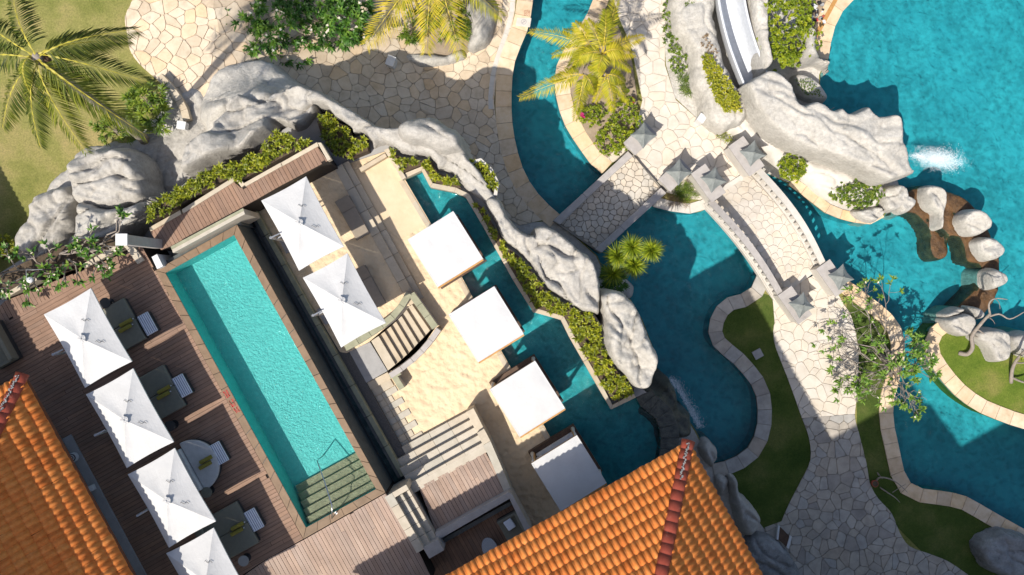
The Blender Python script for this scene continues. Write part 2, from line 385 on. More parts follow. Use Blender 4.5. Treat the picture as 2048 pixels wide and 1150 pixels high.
def sm(pts, n=6, closed=False):
    """Catmull-Rom through traced points"""
    P_ = [np.array(p, float) for p in pts]; m = len(P_); out = []
    rng = range(m) if closed else range(m - 1)
    for i in rng:
        p0 = P_[(i - 1) % m] if (closed or i > 0) else P_[i]
        p1 = P_[i]; p2 = P_[(i + 1) % m]
        p3 = P_[(i + 2) % m] if (closed or i + 2 < m) else P_[(i + 1) % m]
        for k in range(n):
            t = k / n
            out.append(tuple(.5 * (2 * p1 + (p2 - p0) * t + (2 * p0 - 5 * p1 + 4 * p2 - p3) * t * t + (3 * p1 - p0 - 3 * p2 + p3) * t ** 3)))
    if not closed: out.append(tuple(P_[-1]))
    return out
def sheet(name, outer, mat, z=0.0, holes=(), parent=None):
    """flat sheet of any outline, with holes"""
    loops = [outer] + list(holes); vs = []; es = []
    for lp in loops:
        k = len(vs); n = len(lp)
        vs += [Vector((p[0], p[1])) for p in lp]; es += [(k + i, k + (i + 1) % n) for i in range(n)]
    r = delaunay_2d_cdt(vs, es, [], 0, 1e-5)
    fs = []
    for f in r[2]:
        cx = sum(r[0][i][0] for i in f) / len(f); cy = sum(r[0][i][1] for i in f) / len(f)
        if inpoly(cx, cy, outer) and not any(inpoly(cx, cy, h) for h in holes):
            f = list(f)
            a = area2([r[0][i] for i in f])
            fs.append(f if a > 0 else f[::-1])
    return link(name, mesh(name, [(p[0], p[1], z) for p in r[0]], fs, mat), parent)
def skirt(name, loop, z0, z1, mat, parent=None, closed=True):
    n = len(loop)
    vs = [(p[0], p[1], z0) for p in loop] + [(p[0], p[1], z1) for p in loop]
    return link(name, mesh(name, vs, [(i, (i + 1) % n, n + (i + 1) % n, n + i) for i in range(n if closed else n - 1)], mat), parent)
def slab(name, outer, z0, z1, mat, parent=None, holes=()):
    o = sheet(name, outer, mat, z1, holes, parent)
    bm = bmesh.new(); bm.from_mesh(o.data)
    be = [e for e in bm.edges if e.is_boundary]
    r = bmesh.ops.extrude_edge_only(bm, edges=be)
    for v in r['geom']:
        if isinstance(v, bmesh.types.BMVert): v.co.z = z0
    bmesh.ops.recalc_face_normals(bm, faces=bm.faces); bm.to_mesh(o.data); bm.free()
    return o
def blk(name, px, z0, z1, mat, parent=None, bevel=.012):
    pts = PP(px, z1)
    if len(px) <= 4: return MB().prism(pts, z0, z1).build(name, mat, parent, bevel=bevel)
    return slab(name, pts, z0, z1, mat, parent)
def clip_convex(subject, cell):
    """part of any polygon that lies in a convex counter-clockwise cell"""
    out = [tuple(p[:2]) for p in subject]
    n = len(cell)
    for i in range(n):
        ax, ay = cell[i]; bx, by = cell[(i + 1) % n]
        ex, ey = bx - ax, by - ay; inp = out; out = []
        if not inp: return []
        for j in range(len(inp)):
            p = inp[j]; q = inp[(j + 1) % len(inp)]
            dp = ex * (p[1] - ay) - ey * (p[0] - ax); dq = ex * (q[1] - ay) - ey * (q[0] - ax)
            if dp >= 0: out.append(p)
            if (dp >= 0) != (dq >= 0):
                t = dp / (dp - dq); out.append((p[0] + t * (q[0] - p[0]), p[1] + t * (q[1] - p[1])))
    return out
def fit(cell, region):
    if all(inpoly(x, y, region) for x, y in cell):
        if not any(inpoly(p[0], p[1], cell) for p in region): return cell
    q = clip_convex(region, cell)
    o = []
    for p in q:
        if not o or abs(p[0] - o[-1][0]) + abs(p[1] - o[-1][1]) > .008: o.append(p)
    return o if len(o) >= 3 and abs(area2(o)) / 2 > .012 else []
def piece(name, poly, z0, z1, mat, parent, zf=None, tilt=0.0):
    if area2(poly) < 0: poly = poly[::-1]
    cx = sum(p[0] for p in poly) / len(poly); cy = sum(p[1] for p in poly) / len(poly)
    n = len(poly); tx, ty = R.uniform(-tilt, tilt), R.uniform(-tilt, tilt)
    vs = []
    for p in poly:
        zz = (zf(p[0], p[1]) if zf else 0); vs.append((p[0] - cx, p[1] - cy, z0 + zz))
    ins = .006
    for p in poly:
        zz = (zf(p[0], p[1]) if zf else 0)
        dx, dy = p[0] - cx, p[1] - cy; l = math.hypot(dx, dy) or 1
        vs.append((dx - dx / l * ins, dy - dy / l * ins, z1 + zz + dx * tx + dy * ty))
    fs = [tuple(range(n, 2 * n))] + [(i, (i + 1) % n, n + (i + 1) % n, n + i) for i in range(n)]
    return link(name, mesh(name, vs, fs, mat), parent, (cx, cy, 0))
def flagstones(region, cell, z, mat, parent, seed=1, gap=.028, thick=.05, zf=None, jit=.36, limit=300, rnd=True):
    rr = random.Random(seed); xs = [p[0] for p in region]; ys = [p[1] for p in region]
    pts = []; row = 0; y = min(ys) - 2 * cell
    while y < max(ys) + 2 * cell:
        x = min(xs) - 2 * cell + (row % 2) * cell / 2
        while x < max(xs) + 2 * cell:
            if rr.random() > .14: pts.append((x + rr.uniform(-jit, jit) * cell, y + rr.uniform(-jit, jit) * cell))
            x += cell
        y += cell * .87; row += 1
    grid = {}
    for i, p in enumerate(pts): grid.setdefault((int(p[0] // cell), int(p[1] // cell)), []).append(i)
    todo = []
    for i, p in enumerate(pts):
        if not (min(xs) - cell < p[0] < max(xs) + cell and min(ys) - cell < p[1] < max(ys) + cell): continue
        gx, gy = int(p[0] // cell), int(p[1] // cell); b = 2 * cell
        poly = [(p[0] - b, p[1] - b), (p[0] + b, p[1] - b), (p[0] + b, p[1] + b), (p[0] - b, p[1] + b)]
        for ax in range(gx - 3, gx + 4):
            for ay in range(gy - 3, gy + 4):
                for j in grid.get((ax, ay), ()):
                    if j == i: continue
                    q = pts[j]; dx, dy = q[0] - p[0], q[1] - p[1]; l = math.hypot(dx, dy)
                    if l > 3 * cell: continue
                    ux, uy = dx / l, dy / l; d = l / 2 - gap / 2
                    o = []
                    for k in range(len(poly)):
                        s_, t_ = poly[k], poly[(k + 1) % len(poly)]
                        ds = d - ((s_[0] - p[0]) * ux + (s_[1] - p[1]) * uy); dt = d - ((t_[0] - p[0]) * ux + (t_[1] - p[1]) * uy)
                        if ds >= 0: o.append(s_)
                        if (ds >= 0) != (dt >= 0):
                            w = ds / (ds - dt); o.append((s_[0] + w * (t_[0] - s_[0]), s_[1] + w * (t_[1] - s_[1])))
                    poly = o
                    if len(poly) < 3: break
        if len(poly) < 3: continue
        if rnd:   # worn corners
            o = []
            for k in range(len(poly)):
                a, b_ = poly[k], poly[(k + 1) % len(poly)]
                o.append((a[0] * .84 + b_[0] * .16, a[1] * .84 + b_[1] * .16)); o.append((a[0] * .16 + b_[0] * .84, a[1] * .16 + b_[1] * .84))
            poly = o
        q = fit(poly, region)
        if not q: continue
        todo.append((abs(area2(q)), q, rr.uniform(0, .012)))
    todo.sort(key=lambda x: -x[0]); rest = MB()
    for k, (_, q, dz) in enumerate(todo):
        if k < limit: piece("flagstone", q, z - thick, z + dz, mat, parent, zf, .006)
        else:
            if area2(q) < 0: q = q[::-1]
            n_ = len(q); f_ = (lambda p: zf(p[0], p[1])) if zf else (lambda p: 0)
            rest.add([(p[0], p[1], z - thick + f_(p)) for p in q] + [(p[0], p[1], z + dz + f_(p)) for p in q], [tuple(range(n_, 2 * n_))] + [(i_, (i_ + 1) % n_, n_ + (i_ + 1) % n_, n_ + i_) for i_ in range(n_)])
    if rest.v: rest.build("small_flagstones", mat, parent)['kind'] = 'stuff'
    made = len(todo)
    return made
def boards(region, along, pitch, length, z, mat, parent, name="deck_board", gap=.012, thick=.03, seed=1):
    """deck boards: each one an object whose own x runs along the board"""
    rr = random.Random(seed); a = math.atan2(along[1], along[0]); ca, sa = math.cos(a), math.sin(a)
    loc = [(p[0] * ca + p[1] * sa, -p[0] * sa + p[1] * ca) for p in region]
    x0, x1 = min(p[0] for p in loc), max(p[0] for p in loc); y0, y1 = min(p[1] for p in loc), max(p[1] for p in loc)
    y = y0; k = 0
    while y < y1:
        x = x0 - length * rr.random()
        while x < x1:
            cell = [(x + gap / 4, y + gap / 2), (x + length - gap / 4, y + gap / 2), (x + length - gap / 4, y + pitch - gap / 2), (x + gap / 4, y + pitch - gap / 2)]
            q = fit(cell, loc)
            if q:
                cx = sum(p[0] for p in q) / len(q); cy = sum(p[1] for p in q) / len(q); n = len(q)
                if area2(q) < 0: q = q[::-1]
                vs = [(p[0] - cx, p[1] - cy, -thick) for p in q] + [(p[0] - cx, p[1] - cy, 0) for p in q]
                fs = [tuple(range(n, 2 * n))] + [(i, (i + 1) % n, n + (i + 1) % n, n + i) for i in range(n)]
                o = bpy.data.objects.new(name, mesh(name, vs, fs, mat)); C.objects.link(o)
                o.location = (cx * ca - cy * sa, cx * sa + cy * ca, z + rr.uniform(-.002, .003)); o.rotation_euler = (0, 0, a)
                o.parent = parent; o.matrix_parent_inverse = parent.matrix_basis.inverted(); k += 1
            x += length
        y += pitch
    return k
def resample(pts, step):
    d = [0]
    for i in range(1, len(pts)): d.append(d[-1] + math.dist(pts[i][:2], pts[i - 1][:2]))
    n = max(1, round(d[-1] / step)); out = []
    for k in range(n + 1):
        t = d[-1] * k / n; i = max(1, min(len(pts) - 1, int(np.searchsorted(d, t))))
        w = (t - d[i - 1]) / max(1e-9, d[i] - d[i - 1])
        out.append((pts[i - 1][0] + w * (pts[i][0] - pts[i - 1][0]), pts[i - 1][1] + w * (pts[i][1] - pts[i - 1][1])))
    return out
def offset(pts, w):
    o = []
    for i, p in enumerate(pts):
        a = pts[max(i - 1, 0)]; b = pts[min(i + 1, len(pts) - 1)]
        dx, dy = b[0] - a[0], b[1] - a[1]; l = math.hypot(dx, dy) or 1
        o.append((p[0] - dy / l * w, p[1] + dx / l * w))
    return o
def coping(edge_px, width, z, mat, pitch=.62, lip=.05, name="pool_coping", z0=-.35, zpx=None, gap=.014, mort='mortar'):
    """a row of coping stones along a pool edge; width > 0 lies to the left of the direction of travel (in the world)"""
    width *= HH / H; pitch *= HH / H
    e = [tuple(P(u, v, z if zpx is None else zpx))[:2] for u, v in edge_px]
    e = resample(e, pitch); sgn = 1 if width > 0 else -1
    inn = offset(e, -lip * sgn); out = offset(e, width)
    root = MB()
    for i in range(len(e) - 1):
        q = [e[i], e[i + 1], out[i + 1], out[i]]
        root.prism(q, z0, z - .03)
    ro = root.build(name, M[mort]); tag(ro, kind='structure')
    for i in range(len(e) - 1):
        def L(a, b, t): return (a[0] + (b[0] - a[0]) * t, a[1] + (b[1] - a[1]) * t)
        g = gap / pitch / 2; s1, s2 = R.uniform(0, .25), 0
        q = [L(inn[i], inn[i + 1], g), L(inn[i], inn[i + 1], 1 - g), L(out[i], out[i + 1], 1 - g), L(out[i], out[i + 1], g)]
        piece("coping_stone", q, z - .09, z + R.uniform(0, .006), mat, ro, None, .004)
    return ro

# ------------------------------------------------------------------ rocks
def sdf(pts, poly):
    """signed distance (inside positive) of an array of points to a polygon"""
    d2 = np.full(len(pts), 1e18); ins = np.zeros(len(pts), bool); n = len(poly)
    px, py = pts[:, 0], pts[:, 1]
    for i in range(n):
        a = poly[i]; b = poly[(i + 1) % n]; ex, ey = b[0] - a[0], b[1] - a[1]
        wx, wy = px - a[0], py - a[1]
        t = np.clip((wx * ex + wy * ey) / (ex * ex + ey * ey + 1e-12), 0, 1)
        d2 = np.minimum(d2, (wx - t * ex) ** 2 + (wy - t * ey) ** 2)
        c = ((a[1] > py) != (b[1] > py))
        xx = a[0] + (py - a[1]) * ex / (ey if abs(ey) > 1e-12 else 1e-12)
        ins ^= (c & (px < xx))
    return np.sqrt(d2) * np.where(ins, 1, -1)
def rock(name, label, px, h, zref=None, w=.5, base=-.4, mat='rock', res=.07, rough=.5, seed=0, ctrl=None, group=None, power=.42, parent=None, cat="rock", lump=.5, lscale=.75, grain=None):
    """sculpted rock: steep flanks inside a traced outline, lumpy top with furrows and clefts.
    Outline points that face away from the middle of the place are taken at the height of the top edge, the others low down."""
    sp = sm(px, 4, True); m_ = len(sp); ar = area2(sp); poly = []
    for i, (u, v) in enumerate(sp):
        a, b = sp[i - 1], sp[(i + 1) % m_]; dx, dy = b[0] - a[0], b[1] - a[1]
        nx, ny = (dy, -dx) if ar > 0 else (-dy, dx); l = math.hypot(nx, ny) or 1
        rx, ry = u - 1024, v - 575; rl = math.hypot(rx, ry) or 1
        t = min(1, max(0, .5 + .8 * (nx * rx + ny * ry) / l / rl))
        hv = h
        if ctrl: hv = min(ctrl, key=lambda c: (c[0] - u) ** 2 + (c[1] - v) ** 2)[2]
        zl = hv - min(1.6, .6 * (hv - base)); zh = hv - min(.3, .2 * (hv - base))
        zz = zl + (zh - zl) * t if hv - base > 3 else hv * .5
        poly.append(tuple(P(u, v, zz))[:2])
    xs = [p[0] for p in poly]; ys = [p[1] for p in poly]
    x0, y0 = min(xs) - .3, min(ys) - .3; nx = int((max(xs) + .3 - x0) / res) + 2; ny = int((max(ys) + .3 - y0) / res) + 2
    gx, gy = np.meshgrid(x0 + np.arange(nx) * res, y0 + np.arange(ny) * res)
    pts = np.stack([gx.ravel(), gy.ravel()], 1)
    if grain is None:
        cov = np.cov(np.array(poly).T); ev, evec = np.linalg.eigh(cov); grain = math.atan2(evec[1, 1], evec[0, 1])
    ga, gs = math.cos(grain), math.sin(grain)
    d0 = sdf(pts, poly)
    wob = np.zeros(len(pts)); nz = np.zeros(len(pts)); s3 = seed * 3.1
    big = min(1.0, w * 2)
    for i, p in enumerate(pts):
        if d0[i] < -.45: continue
        x, y = p
        wx = x + .35 * noise.noise((x * .8, y * .8, s3 + 20)); wy = y + .35 * noise.noise((x * .8, y * .8, s3 + 31))
        al, ac = wx * ga + wy * gs, -wx * gs + wy * ga
        wob[i] = (noise.noise((x * 1.3, y * 1.3, s3)) * .20 + noise.noise((x * 3.7, y * 3.7, s3 + 9)) * .07) * big
        low = noise.fractal((al * lscale * .6, ac * lscale * 1.15, s3 + 2), .9, 2.1, 4)
        step = noise.noise((al * .55, ac * 1.0, s3 + 15)); stp = math.tanh(step * 9) * .5        # ledges
        cr = 1 - abs(noise.noise((al * .35 + 5, ac * 1.25, s3 + 4))) * 9                             # long furrows
        cr2 = 1 - abs(noise.noise((wx * 1.1 + 9, wy * 1.1, s3 + 8))) * 9                            # clefts
        fine = noise.fractal((x * 3.2, y * 3.2, s3), .8, 2.1, 5)
        nz[i] = low * lump + stp * lump * .35 - max(0, cr) ** 1.3 * rough * .6 - max(0, cr2) ** 1.5 * rough * .28 + fine * lump * .09
    d = d0 + wob
    hh = np.full(len(pts), float(h))
    if ctrl:
        num = np.zeros(len(pts)); den = np.zeros(len(pts))
        for u, v, z in ctrl:
            q = P(u, v, z); k = 1.0 / ((pts[:, 0] - q.x) ** 2 + (pts[:, 1] - q.y) ** 2 + .05) ** 1.5
            num += k * z; den += k
        hh = num / den
    t = np.clip(d / w, 0, 1); prof = (1 - (1 - t) ** 2) ** power
    Z = base + (hh - base) * prof
    Z = Z + nz * np.clip(d / (w * .9), 0, 1)
    out = d < 0
    Z[out] = base + d[out] * 8
    idx = np.where(d > -.22)[0]; remap = {int(i): k for k, i in enumerate(idx)}
    vs = [(pts[i, 0], pts[i, 1], Z[i]) for i in idx]; fs = []
    for j in range(ny - 1):
        for i in range(nx - 1):
            a = j * nx + i; q = (a, a + 1, a + nx + 1, a + nx)
            if all(k in remap for k in q): fs.append(tuple(remap[k] for k in q))
    o = link(name, mesh(name, vs, fs, M[mat], True), parent)
    if parent is None: tag(o, label, cat, group)
    return o

# ------------------------------------------------------------------ leaves
def leaves(name, B, D, L, W, mat, parent=None, rs=None, droop=.25, fold=.22, lv=None):
    """many leaves in one mesh: folded blades, 5 corners and 4 triangles each"""
    rs = rs or np.random.RandomState(1)
    B = np.asarray(B, float); D = np.asarray(D, float); N = len(B)
    D = D / (np.linalg.norm(D, axis=1, keepdims=True) + 1e-9)
    L = np.broadcast_to(np.asarray(L, float), (N,))[:, None]; W = np.broadcast_to(np.asarray(W, float), (N,))[:, None]
    up = np.tile([0, 0, 1.0], (N, 1)) + rs.normal(0, .25, (N, 3))
    S = np.cross(D, up); S /= (np.linalg.norm(S, axis=1, keepdims=True) + 1e-9)
    Nn = np.cross(S, D)
    mid = B + D * L * .55 + Nn * L * .04
    tip = B + D * L - np.array([0, 0, 1.0]) * L * droop
    lft = B + D * L * .5 + S * W / 2 + Nn * W * fold; rgt = B + D * L * .5 - S * W / 2 + Nn * W * fold
    V = np.stack([B, lft, mid, rgt, tip], 1).reshape(-1, 3)
    k = np.arange(N)[:, None] * 5
    F = np.concatenate([k + np.array([[0, 2, 1]]), k + np.array([[1, 2, 4]]), k + np.array([[0, 3, 2]]), k + np.array([[2, 3, 4]])], 0)
    me = bpy.data.meshes.new(name)
    me.vertices.add(len(V)); me.vertices.foreach_set("co", V.ravel())
    me.loops.add(F.size); me.loops.foreach_set("vertex_index", F.ravel())
    me.polygons.add(len(F)); me.polygons.foreach_set("loop_start", np.arange(len(F)) * 3)
    me.polygons.foreach_set("loop_total", np.full(len(F), 3))
    me.update(calc_edges=True)
    lv = rs.random_sample(N) if lv is None else np.asarray(lv)
    at = me.attributes.new("lv", 'FLOAT', 'POINT'); at.data.foreach_set("value", np.repeat(lv, 5).astype(np.float32))
    me.materials.append(mat)
    return link(name, me, parent)
def rosettes(cen, nrm, n, rs, tilt=(.35, 1.25)):
    """leaf starts and directions for whorls of n leaves round each centre"""
    B = []; D = []
    for c, a in zip(cen, nrm):
        a = Vector(a).normalized(); u = a.orthogonal().normalized(); v = a.cross(u); ph = rs.random_sample() * 6.28
        for k in range(n):
            t = ph + 2.4 * k; e = tilt[0] + (tilt[1] - tilt[0]) * (k / n) + rs.normal(0, .1)
            d = a * math.cos(e) + (u * math.cos(t) + v * math.sin(t)) * math.sin(e)
            B.append(tuple(c)); D.append(tuple(d))
    return np.array(B), np.array(D)
def crown_points(c, rad, n, rs, flat=.75, shell=.55):
    """points spread through the outer part of a lumpy crown"""
    out = []; nm = []
    sd = rs.random_sample() * 50
    while len(out) < n:
        d = rs.normal(0, 1, 3); d /= np.linalg.norm(d)
        if d[2] < -.45: continue
        q = shell + (1 - shell) * rs.random_sample() ** .6
        lump = .74 + .42 * noise.noise((d[0] * 1.9 + sd, d[1] * 1.9, d[2] * 1.9)) + .22 * noise.noise((d[0] * 4.5 + sd, d[1] * 4.5, d[2] * 4.5))
        out.append((c[0] + d[0] * rad[0] * q * lump, c[1] + d[1] * rad[1] * q * lump, c[2] + d[2] * rad[2] * q * lump))
        nm.append((d[0] * .7, d[1] * .7, d[2] * .7 + .55))
    return out, nm
def shrub(name, label, px, rpx, z0, hgt, nros, nleaf, L, W, lmat, cat="shrub", group=None, seed=1, ry=None, rot=0.0, flowers=0, stem=True, part="foliage"):
    rs = np.random.RandomState(seed); c = P(px[0], px[1], z0 + hgt * .5); s = (HH - c.z) / H / K
    base = (c.x, c.y, z0)
    t = thing(name, label, cat, base, 0, group)
    rad = (rpx * s / .8, (ry or rpx) * s / .8, hgt * .62)
    cen, nrm = crown_points((0, 0, 0), rad, nros, rs)
    ca, sa = math.cos(rot), math.sin(rot)
    cen = [(x * ca - y * sa + c.x, x * sa + y * ca + c.y, z + z0 + hgt * .5) for x, y, z in cen]
    B, D = rosettes(cen, nrm, nleaf, rs)
    ll = L * rs.uniform(.7, 1.2, len(B))
    leaves(part, B, D, ll, W * rs.uniform(.8, 1.2, len(B)), LV[lmat], t, rs, lv=np.clip(np.repeat(rs.random_sample(len(cen)), nleaf) * .6 + rs.random_sample(len(B)) * .4, 0, 1))
    if stem:
        mb = MB()
        for k in range(6):
            q = cen[rs.randint(len(cen))]
            mb.tube([(c.x, c.y, z0 - .05), (c.x * .6 + q[0] * .4, c.y * .6 + q[1] * .4, z0 + hgt * .3), q], [.03, .022, .008], 5)
        mb.build("trunk" if cat == "tree" else "stem", M["bark"], t)
    if flowers:
        idx = rs.choice(len(cen), flowers)
        fb = [tuple(np.array(cen[i]) + np.array([0, 0, L * .25]) + rs.normal(0, L * .3, 3)) for i in idx]
        B2, D2 = rosettes(fb, [(0, 0, 1)] * len(fb), 5, rs, (1.2, 1.3))
        leaves("blossom", B2, D2, .07, .05, LV['flower'], t, rs, 0)
    return t
def cover(name, label, px, z, spacing, nleaf, L, W, lmat, seed=1, jitz=.1, kind="stuff", holes=(), cat="ground cover", skip=.04):
    """ground cover: whorls of leaves over a bed"""
    rs = np.random.RandomState(seed); poly = PP(px, z); xs = [p.x for p in poly]; ys = [p.y for p in poly]
    cen = []; y = min(ys); row = 0
    while y < max(ys):
        x = min(xs) + (row % 2) * spacing / 2
        while x < max(xs):
            q = (x + rs.normal(0, spacing * .28), y + rs.normal(0, spacing * .28))
            if inpoly(q[0], q[1], poly) and rs.random_sample() > skip:
                cen.append((q[0], q[1], z + rs.uniform(0, jitz) + .12 * noise.noise((q[0] * .9, q[1] * .9, seed))))
            x += spacing
        y += spacing * .87; row += 1
    nrm = [(rs.normal(0, .25), rs.normal(0, .25), 1) for _ in cen]
    B, D = rosettes(cen, nrm, nleaf, rs, (.25, 1.35))
    base = np.repeat(np.array([.5 + .5 * noise.noise((c[0] * 1.1, c[1] * 1.1, seed * 5.)) for c in cen]), nleaf)
    o = leaves(name, B, D, L * rs.uniform(.7, 1.25, len(B)), W * rs.uniform(.8, 1.2, len(B)), LV[lmat], None, rs,
               lv=np.clip(base * .5 + rs.random_sample(len(B)) * .55, 0, 1))
    return tag(o, label, cat, None, kind)
def frond(parent, base, tip, sag, rs, nl=46, ll=.62, lw=.045, lmat='palm', age=.4, arch=.35, name="frond", hang=.55):
    """palm frond: arching midrib with two rows of leaflets"""
    b = Vector(base); t = Vector(tip); L = (t - b).length
    path = []
    for i in range(13):
        s = i / 12; p = b.lerp(t, s); p.z += arch * math.sin(PI * s ** .8) - sag * s * s + sag * s
        path.append(p)
    side = (t - b).cross(Vector((0, 0, 1))).normalized()
    B = []; D = []; LL = []; lv = []; W = []
    tw = rs.normal(0, .25)
    for i in range(nl):
        s = .13 + .87 * (i + .5) / nl; f = s * 12; k = min(11, int(f)); p = path[k].lerp(path[k + 1], f - k)
        ax = (path[k + 1] - path[k]).normalized()
        ln = ll * (.45 + .75 * math.sin(PI * min(1, (s * .92 + .06)) ** .85)) * L / 3.0
        for sg in (-1, 1):
            fw = .35 + .75 * s + rs.normal(0, .06)
            d = side * sg * (1.0 + sg * tw * .4) + ax * fw - Vector((0, 0, 1)) * (hang + rs.normal(0, .16))
            B.append(tuple(p)); D.append(tuple(d)); LL.append(ln * rs.uniform(.85, 1.1)); W.append(lw * (1.1 - .4 * s))
            lv.append(np.clip(age + rs.normal(0, .14) + (.15 if rs.random_sample() > .9 else 0), 0, .97))
    # midrib as a chain of narrow blades
    for i in range(12):
        B.append(tuple(path[i])); D.append(tuple(path[i + 1] - path[i])); LL.append((path[i + 1] - path[i]).length * 1.35); W.append(.06 * (1.15 - i / 13)); lv.append(1.0)
    return leaves(name, B, D, LL, W, LV[lmat], parent, rs, .18, .1, lv)
def copy_tree(o, parent=None):
    c = o.copy(); C.objects.link(c)
    if parent is not None: c.parent = parent
    for ch in [x for x in o.children]: copy_tree(ch, c)
    return c

# ------------------------------------------------------------------ ground, lagoon and pools
E_west = sm([(1067, -60), (1064, 0), (1060, 30), (1051, 66), (1034, 105), (1024, 140), (1021, 190), (1022, 240), (1030, 290), (1045, 340), (1068, 380), (1095, 410), (1120, 432)])
E_midw = [(1150, 470), (1195, 512), (1215, 560), (1262, 600), (1285, 640), (1308, 700), (1316, 750), (1340, 780), (1368, 825), (1392, 862), (1405, 890), (1424, 928)]
E_mide = sm([(1424, 931), (1455, 923), (1492, 903), (1512, 870), (1518, 833), (1515, 793), (1503, 766), (1468, 725), (1438, 701), (1421, 678), (1420, 651), (1430, 621), (1455, 597), (1498, 584), (1516, 551)])
E_under = [(1560, 556), (1640, 556)]
E_right = sm([(1688, 558), (1710, 572), (1743, 598), (1770, 618), (1794, 645), (1806, 671), (1808, 705), (1800, 750), (1787, 795), (1785, 839), (1795, 890), (1803, 926), (1813, 960), (1843, 979), (1890, 985), (1933, 995), (1977, 1020), (2048, 1060), (2140, 1110)])
E_far = [(2500, 1250), (2600, 400), (2500, -500), (1800, -400)]
E_nw = sm([(1745, -60), (1705, 0), (1685, 20), (1670, 48), (1662, 75), (1658, 97), (1655, 118)])
E_cliff = [(1640, 150), (1640, 220), (1700, 290), (1790, 345), (1800, 380), (1768, 432)]
E_north = sm([(1768, 432), (1743, 446), (1716, 444), (1686, 437), (1653, 424), (1623, 401), (1601, 384), (1578, 368)])
E_under2 = [(1530, 345), (1470, 370)]
E_midn = sm([(1416, 415), (1401, 423), (1378, 425), (1335, 419), (1306, 411)])
E_foot = [(1260, 380)]
E_east = sm([(1206, 346), (1181, 324), (1158, 291), (1134, 254), (1119, 214), (1112, 177), (1112, 145), (1124, 110), (1150, 70), (1172, 36), (1188, 0), (1205, -60)])
lagoon = E_west + E_midw + E_mide + E_under + E_right + E_far + E_nw + E_cliff + E_north + E_under2 + E_midn + E_foot + E_east
level(LOW)
LG = [tuple(P(u, v))[:2] for u, v in lagoon]
level(0)
CH_R = [(909, 384), (931, 394), (965, 451), (1026, 560), (1066, 624), (1122, 640), (1139, 675), (1194, 771), (1222, 819), (1272, 795)]
CH_E = sm([(1272, 795), (1283, 816), (1310, 836), (1321, 872), (1318, 912), (1305, 955)])
channel = [(806, 358), (843, 341), (860, 374)] + CH_R[:-1] + CH_E + [(1270, 1010), (1200, 1058), (1087, 853), (1003, 706), (926, 562), (858, 444)]
CHW = [tuple(P(u, v))[:2] for u, v in channel]
PIT = [(738, 682), (777, 650), (797, 631), (812, 610), (825, 590), (871, 655), (853, 681), (832, 705), (806, 726), (777, 745)]
PITW = [tuple(P(u, v))[:2] for u, v in PIT]
big = [(-160, -160), (160, -160), (160, 160), (-160, 160)]
level(LOW)
g = sheet("ground", big, M['lawn'], 0.0, [LG]); tag(g, kind='structure')
level(0)
def grow_poly(p, d):
    cx = sum(q[0] for q in p) / len(p); cy = sum(q[1] for q in p) / len(p); s_ = 1 if area2(p) > 0 else -1; o = []
    for i in range(len(p)):
        a, b = p[i - 1], p[(i + 1) % len(p)]; dx, dy = b[0] - a[0], b[1] - a[1]; l = math.hypot(dx, dy) or 1
        o.append((p[i][0] + dy / l * d * s_, p[i][1] - dx / l * d * s_))
    return o
# raised body of the sand court, its edge hidden in the rock ridge
plat = [(-400, 700), (-60, 585), (40, 520), (150, 470), (290, 425), (400, 345), (520, 285), (600, 240), (660, 232), (760, 285), (850, 300), (925, 345), (985, 420), (1060, 500), (1130, 570), (1190, 630), (1235, 700), (1275, 770), (1300, 790), (1330, 830), (1335, 890), (1285, 900), (1330, 1000), (1480, 1270), (-400, 1300)]
pb_ = slab("court_platform", PP(plat, 0), -LOW - .05, -.015, M['concrete'], None, [grow_poly(CHW, .04), grow_poly(PITW, .04)]); tag(pb_, kind='structure')


def pool(name, loop, zf, zw, zt, fm, wm, wall=None):
    f = sheet(name + "_floor", loop, M[fm], zf); tag(f, kind='structure')
    k = skirt(name + "_wall", loop, zf - .02, zt, M[wall or fm]); tag(k, kind='structure')
    w = sheet(name + "_water", loop, M[wm], zw); tag(w, kind='structure')
    return f
level(LOW)
pool("lagoon", LG, -1.35, -.14, -.001, 'poolfloor', 'lagoon')
level(0)
pool("channel", CHW, -.75, -.12, -.001, 'chanfloor', 'chanwater')

# lap pool on the upper deck
LW = [(331, 546), (468, 470), (752, 978), (612, 1055)]
LO = [(311, 541), (474, 449), (771, 985), (607, 1078)]
lw = [tuple(P(u, v, ZD))[:2] for u, v in LW]; lo = [tuple(P(u, v, ZD))[:2] for u, v in LO]
pool("lap_pool", lw, ZD - 1.12, ZD - .06, ZD - .03, 'lapfloor', 'lapwater')
def lerp2(a, b, t): return (a[0] + (b[0] - a[0]) * t, a[1] + (b[1] - a[1]) * t)
rim = slab("lap_pool_rim", lo, .02, ZD - .035, M['slate'], None, [grow_poly(lw, .05)]); tag(rim, kind='structure')
for k, n in ((0, 6), (1, 18), (2, 6), (3, 18)):
    a0, a1 = lw[k], lw[(k + 1) % 4]; b0, b1 = lo[k], lo[(k + 1) % 4]
    for i in range(n):
        t0, t1 = i / n + .0006, (i + 1) / n - .0006
        piece("coping_stone", [lerp2(a0, a1, t0), lerp2(a0, a1, t1), lerp2(b0, b1, t1), lerp2(b0, b1, t0)], ZD - .05, ZD + .01 + R.uniform(0, .004), M['copingb'], rim, None, .002)
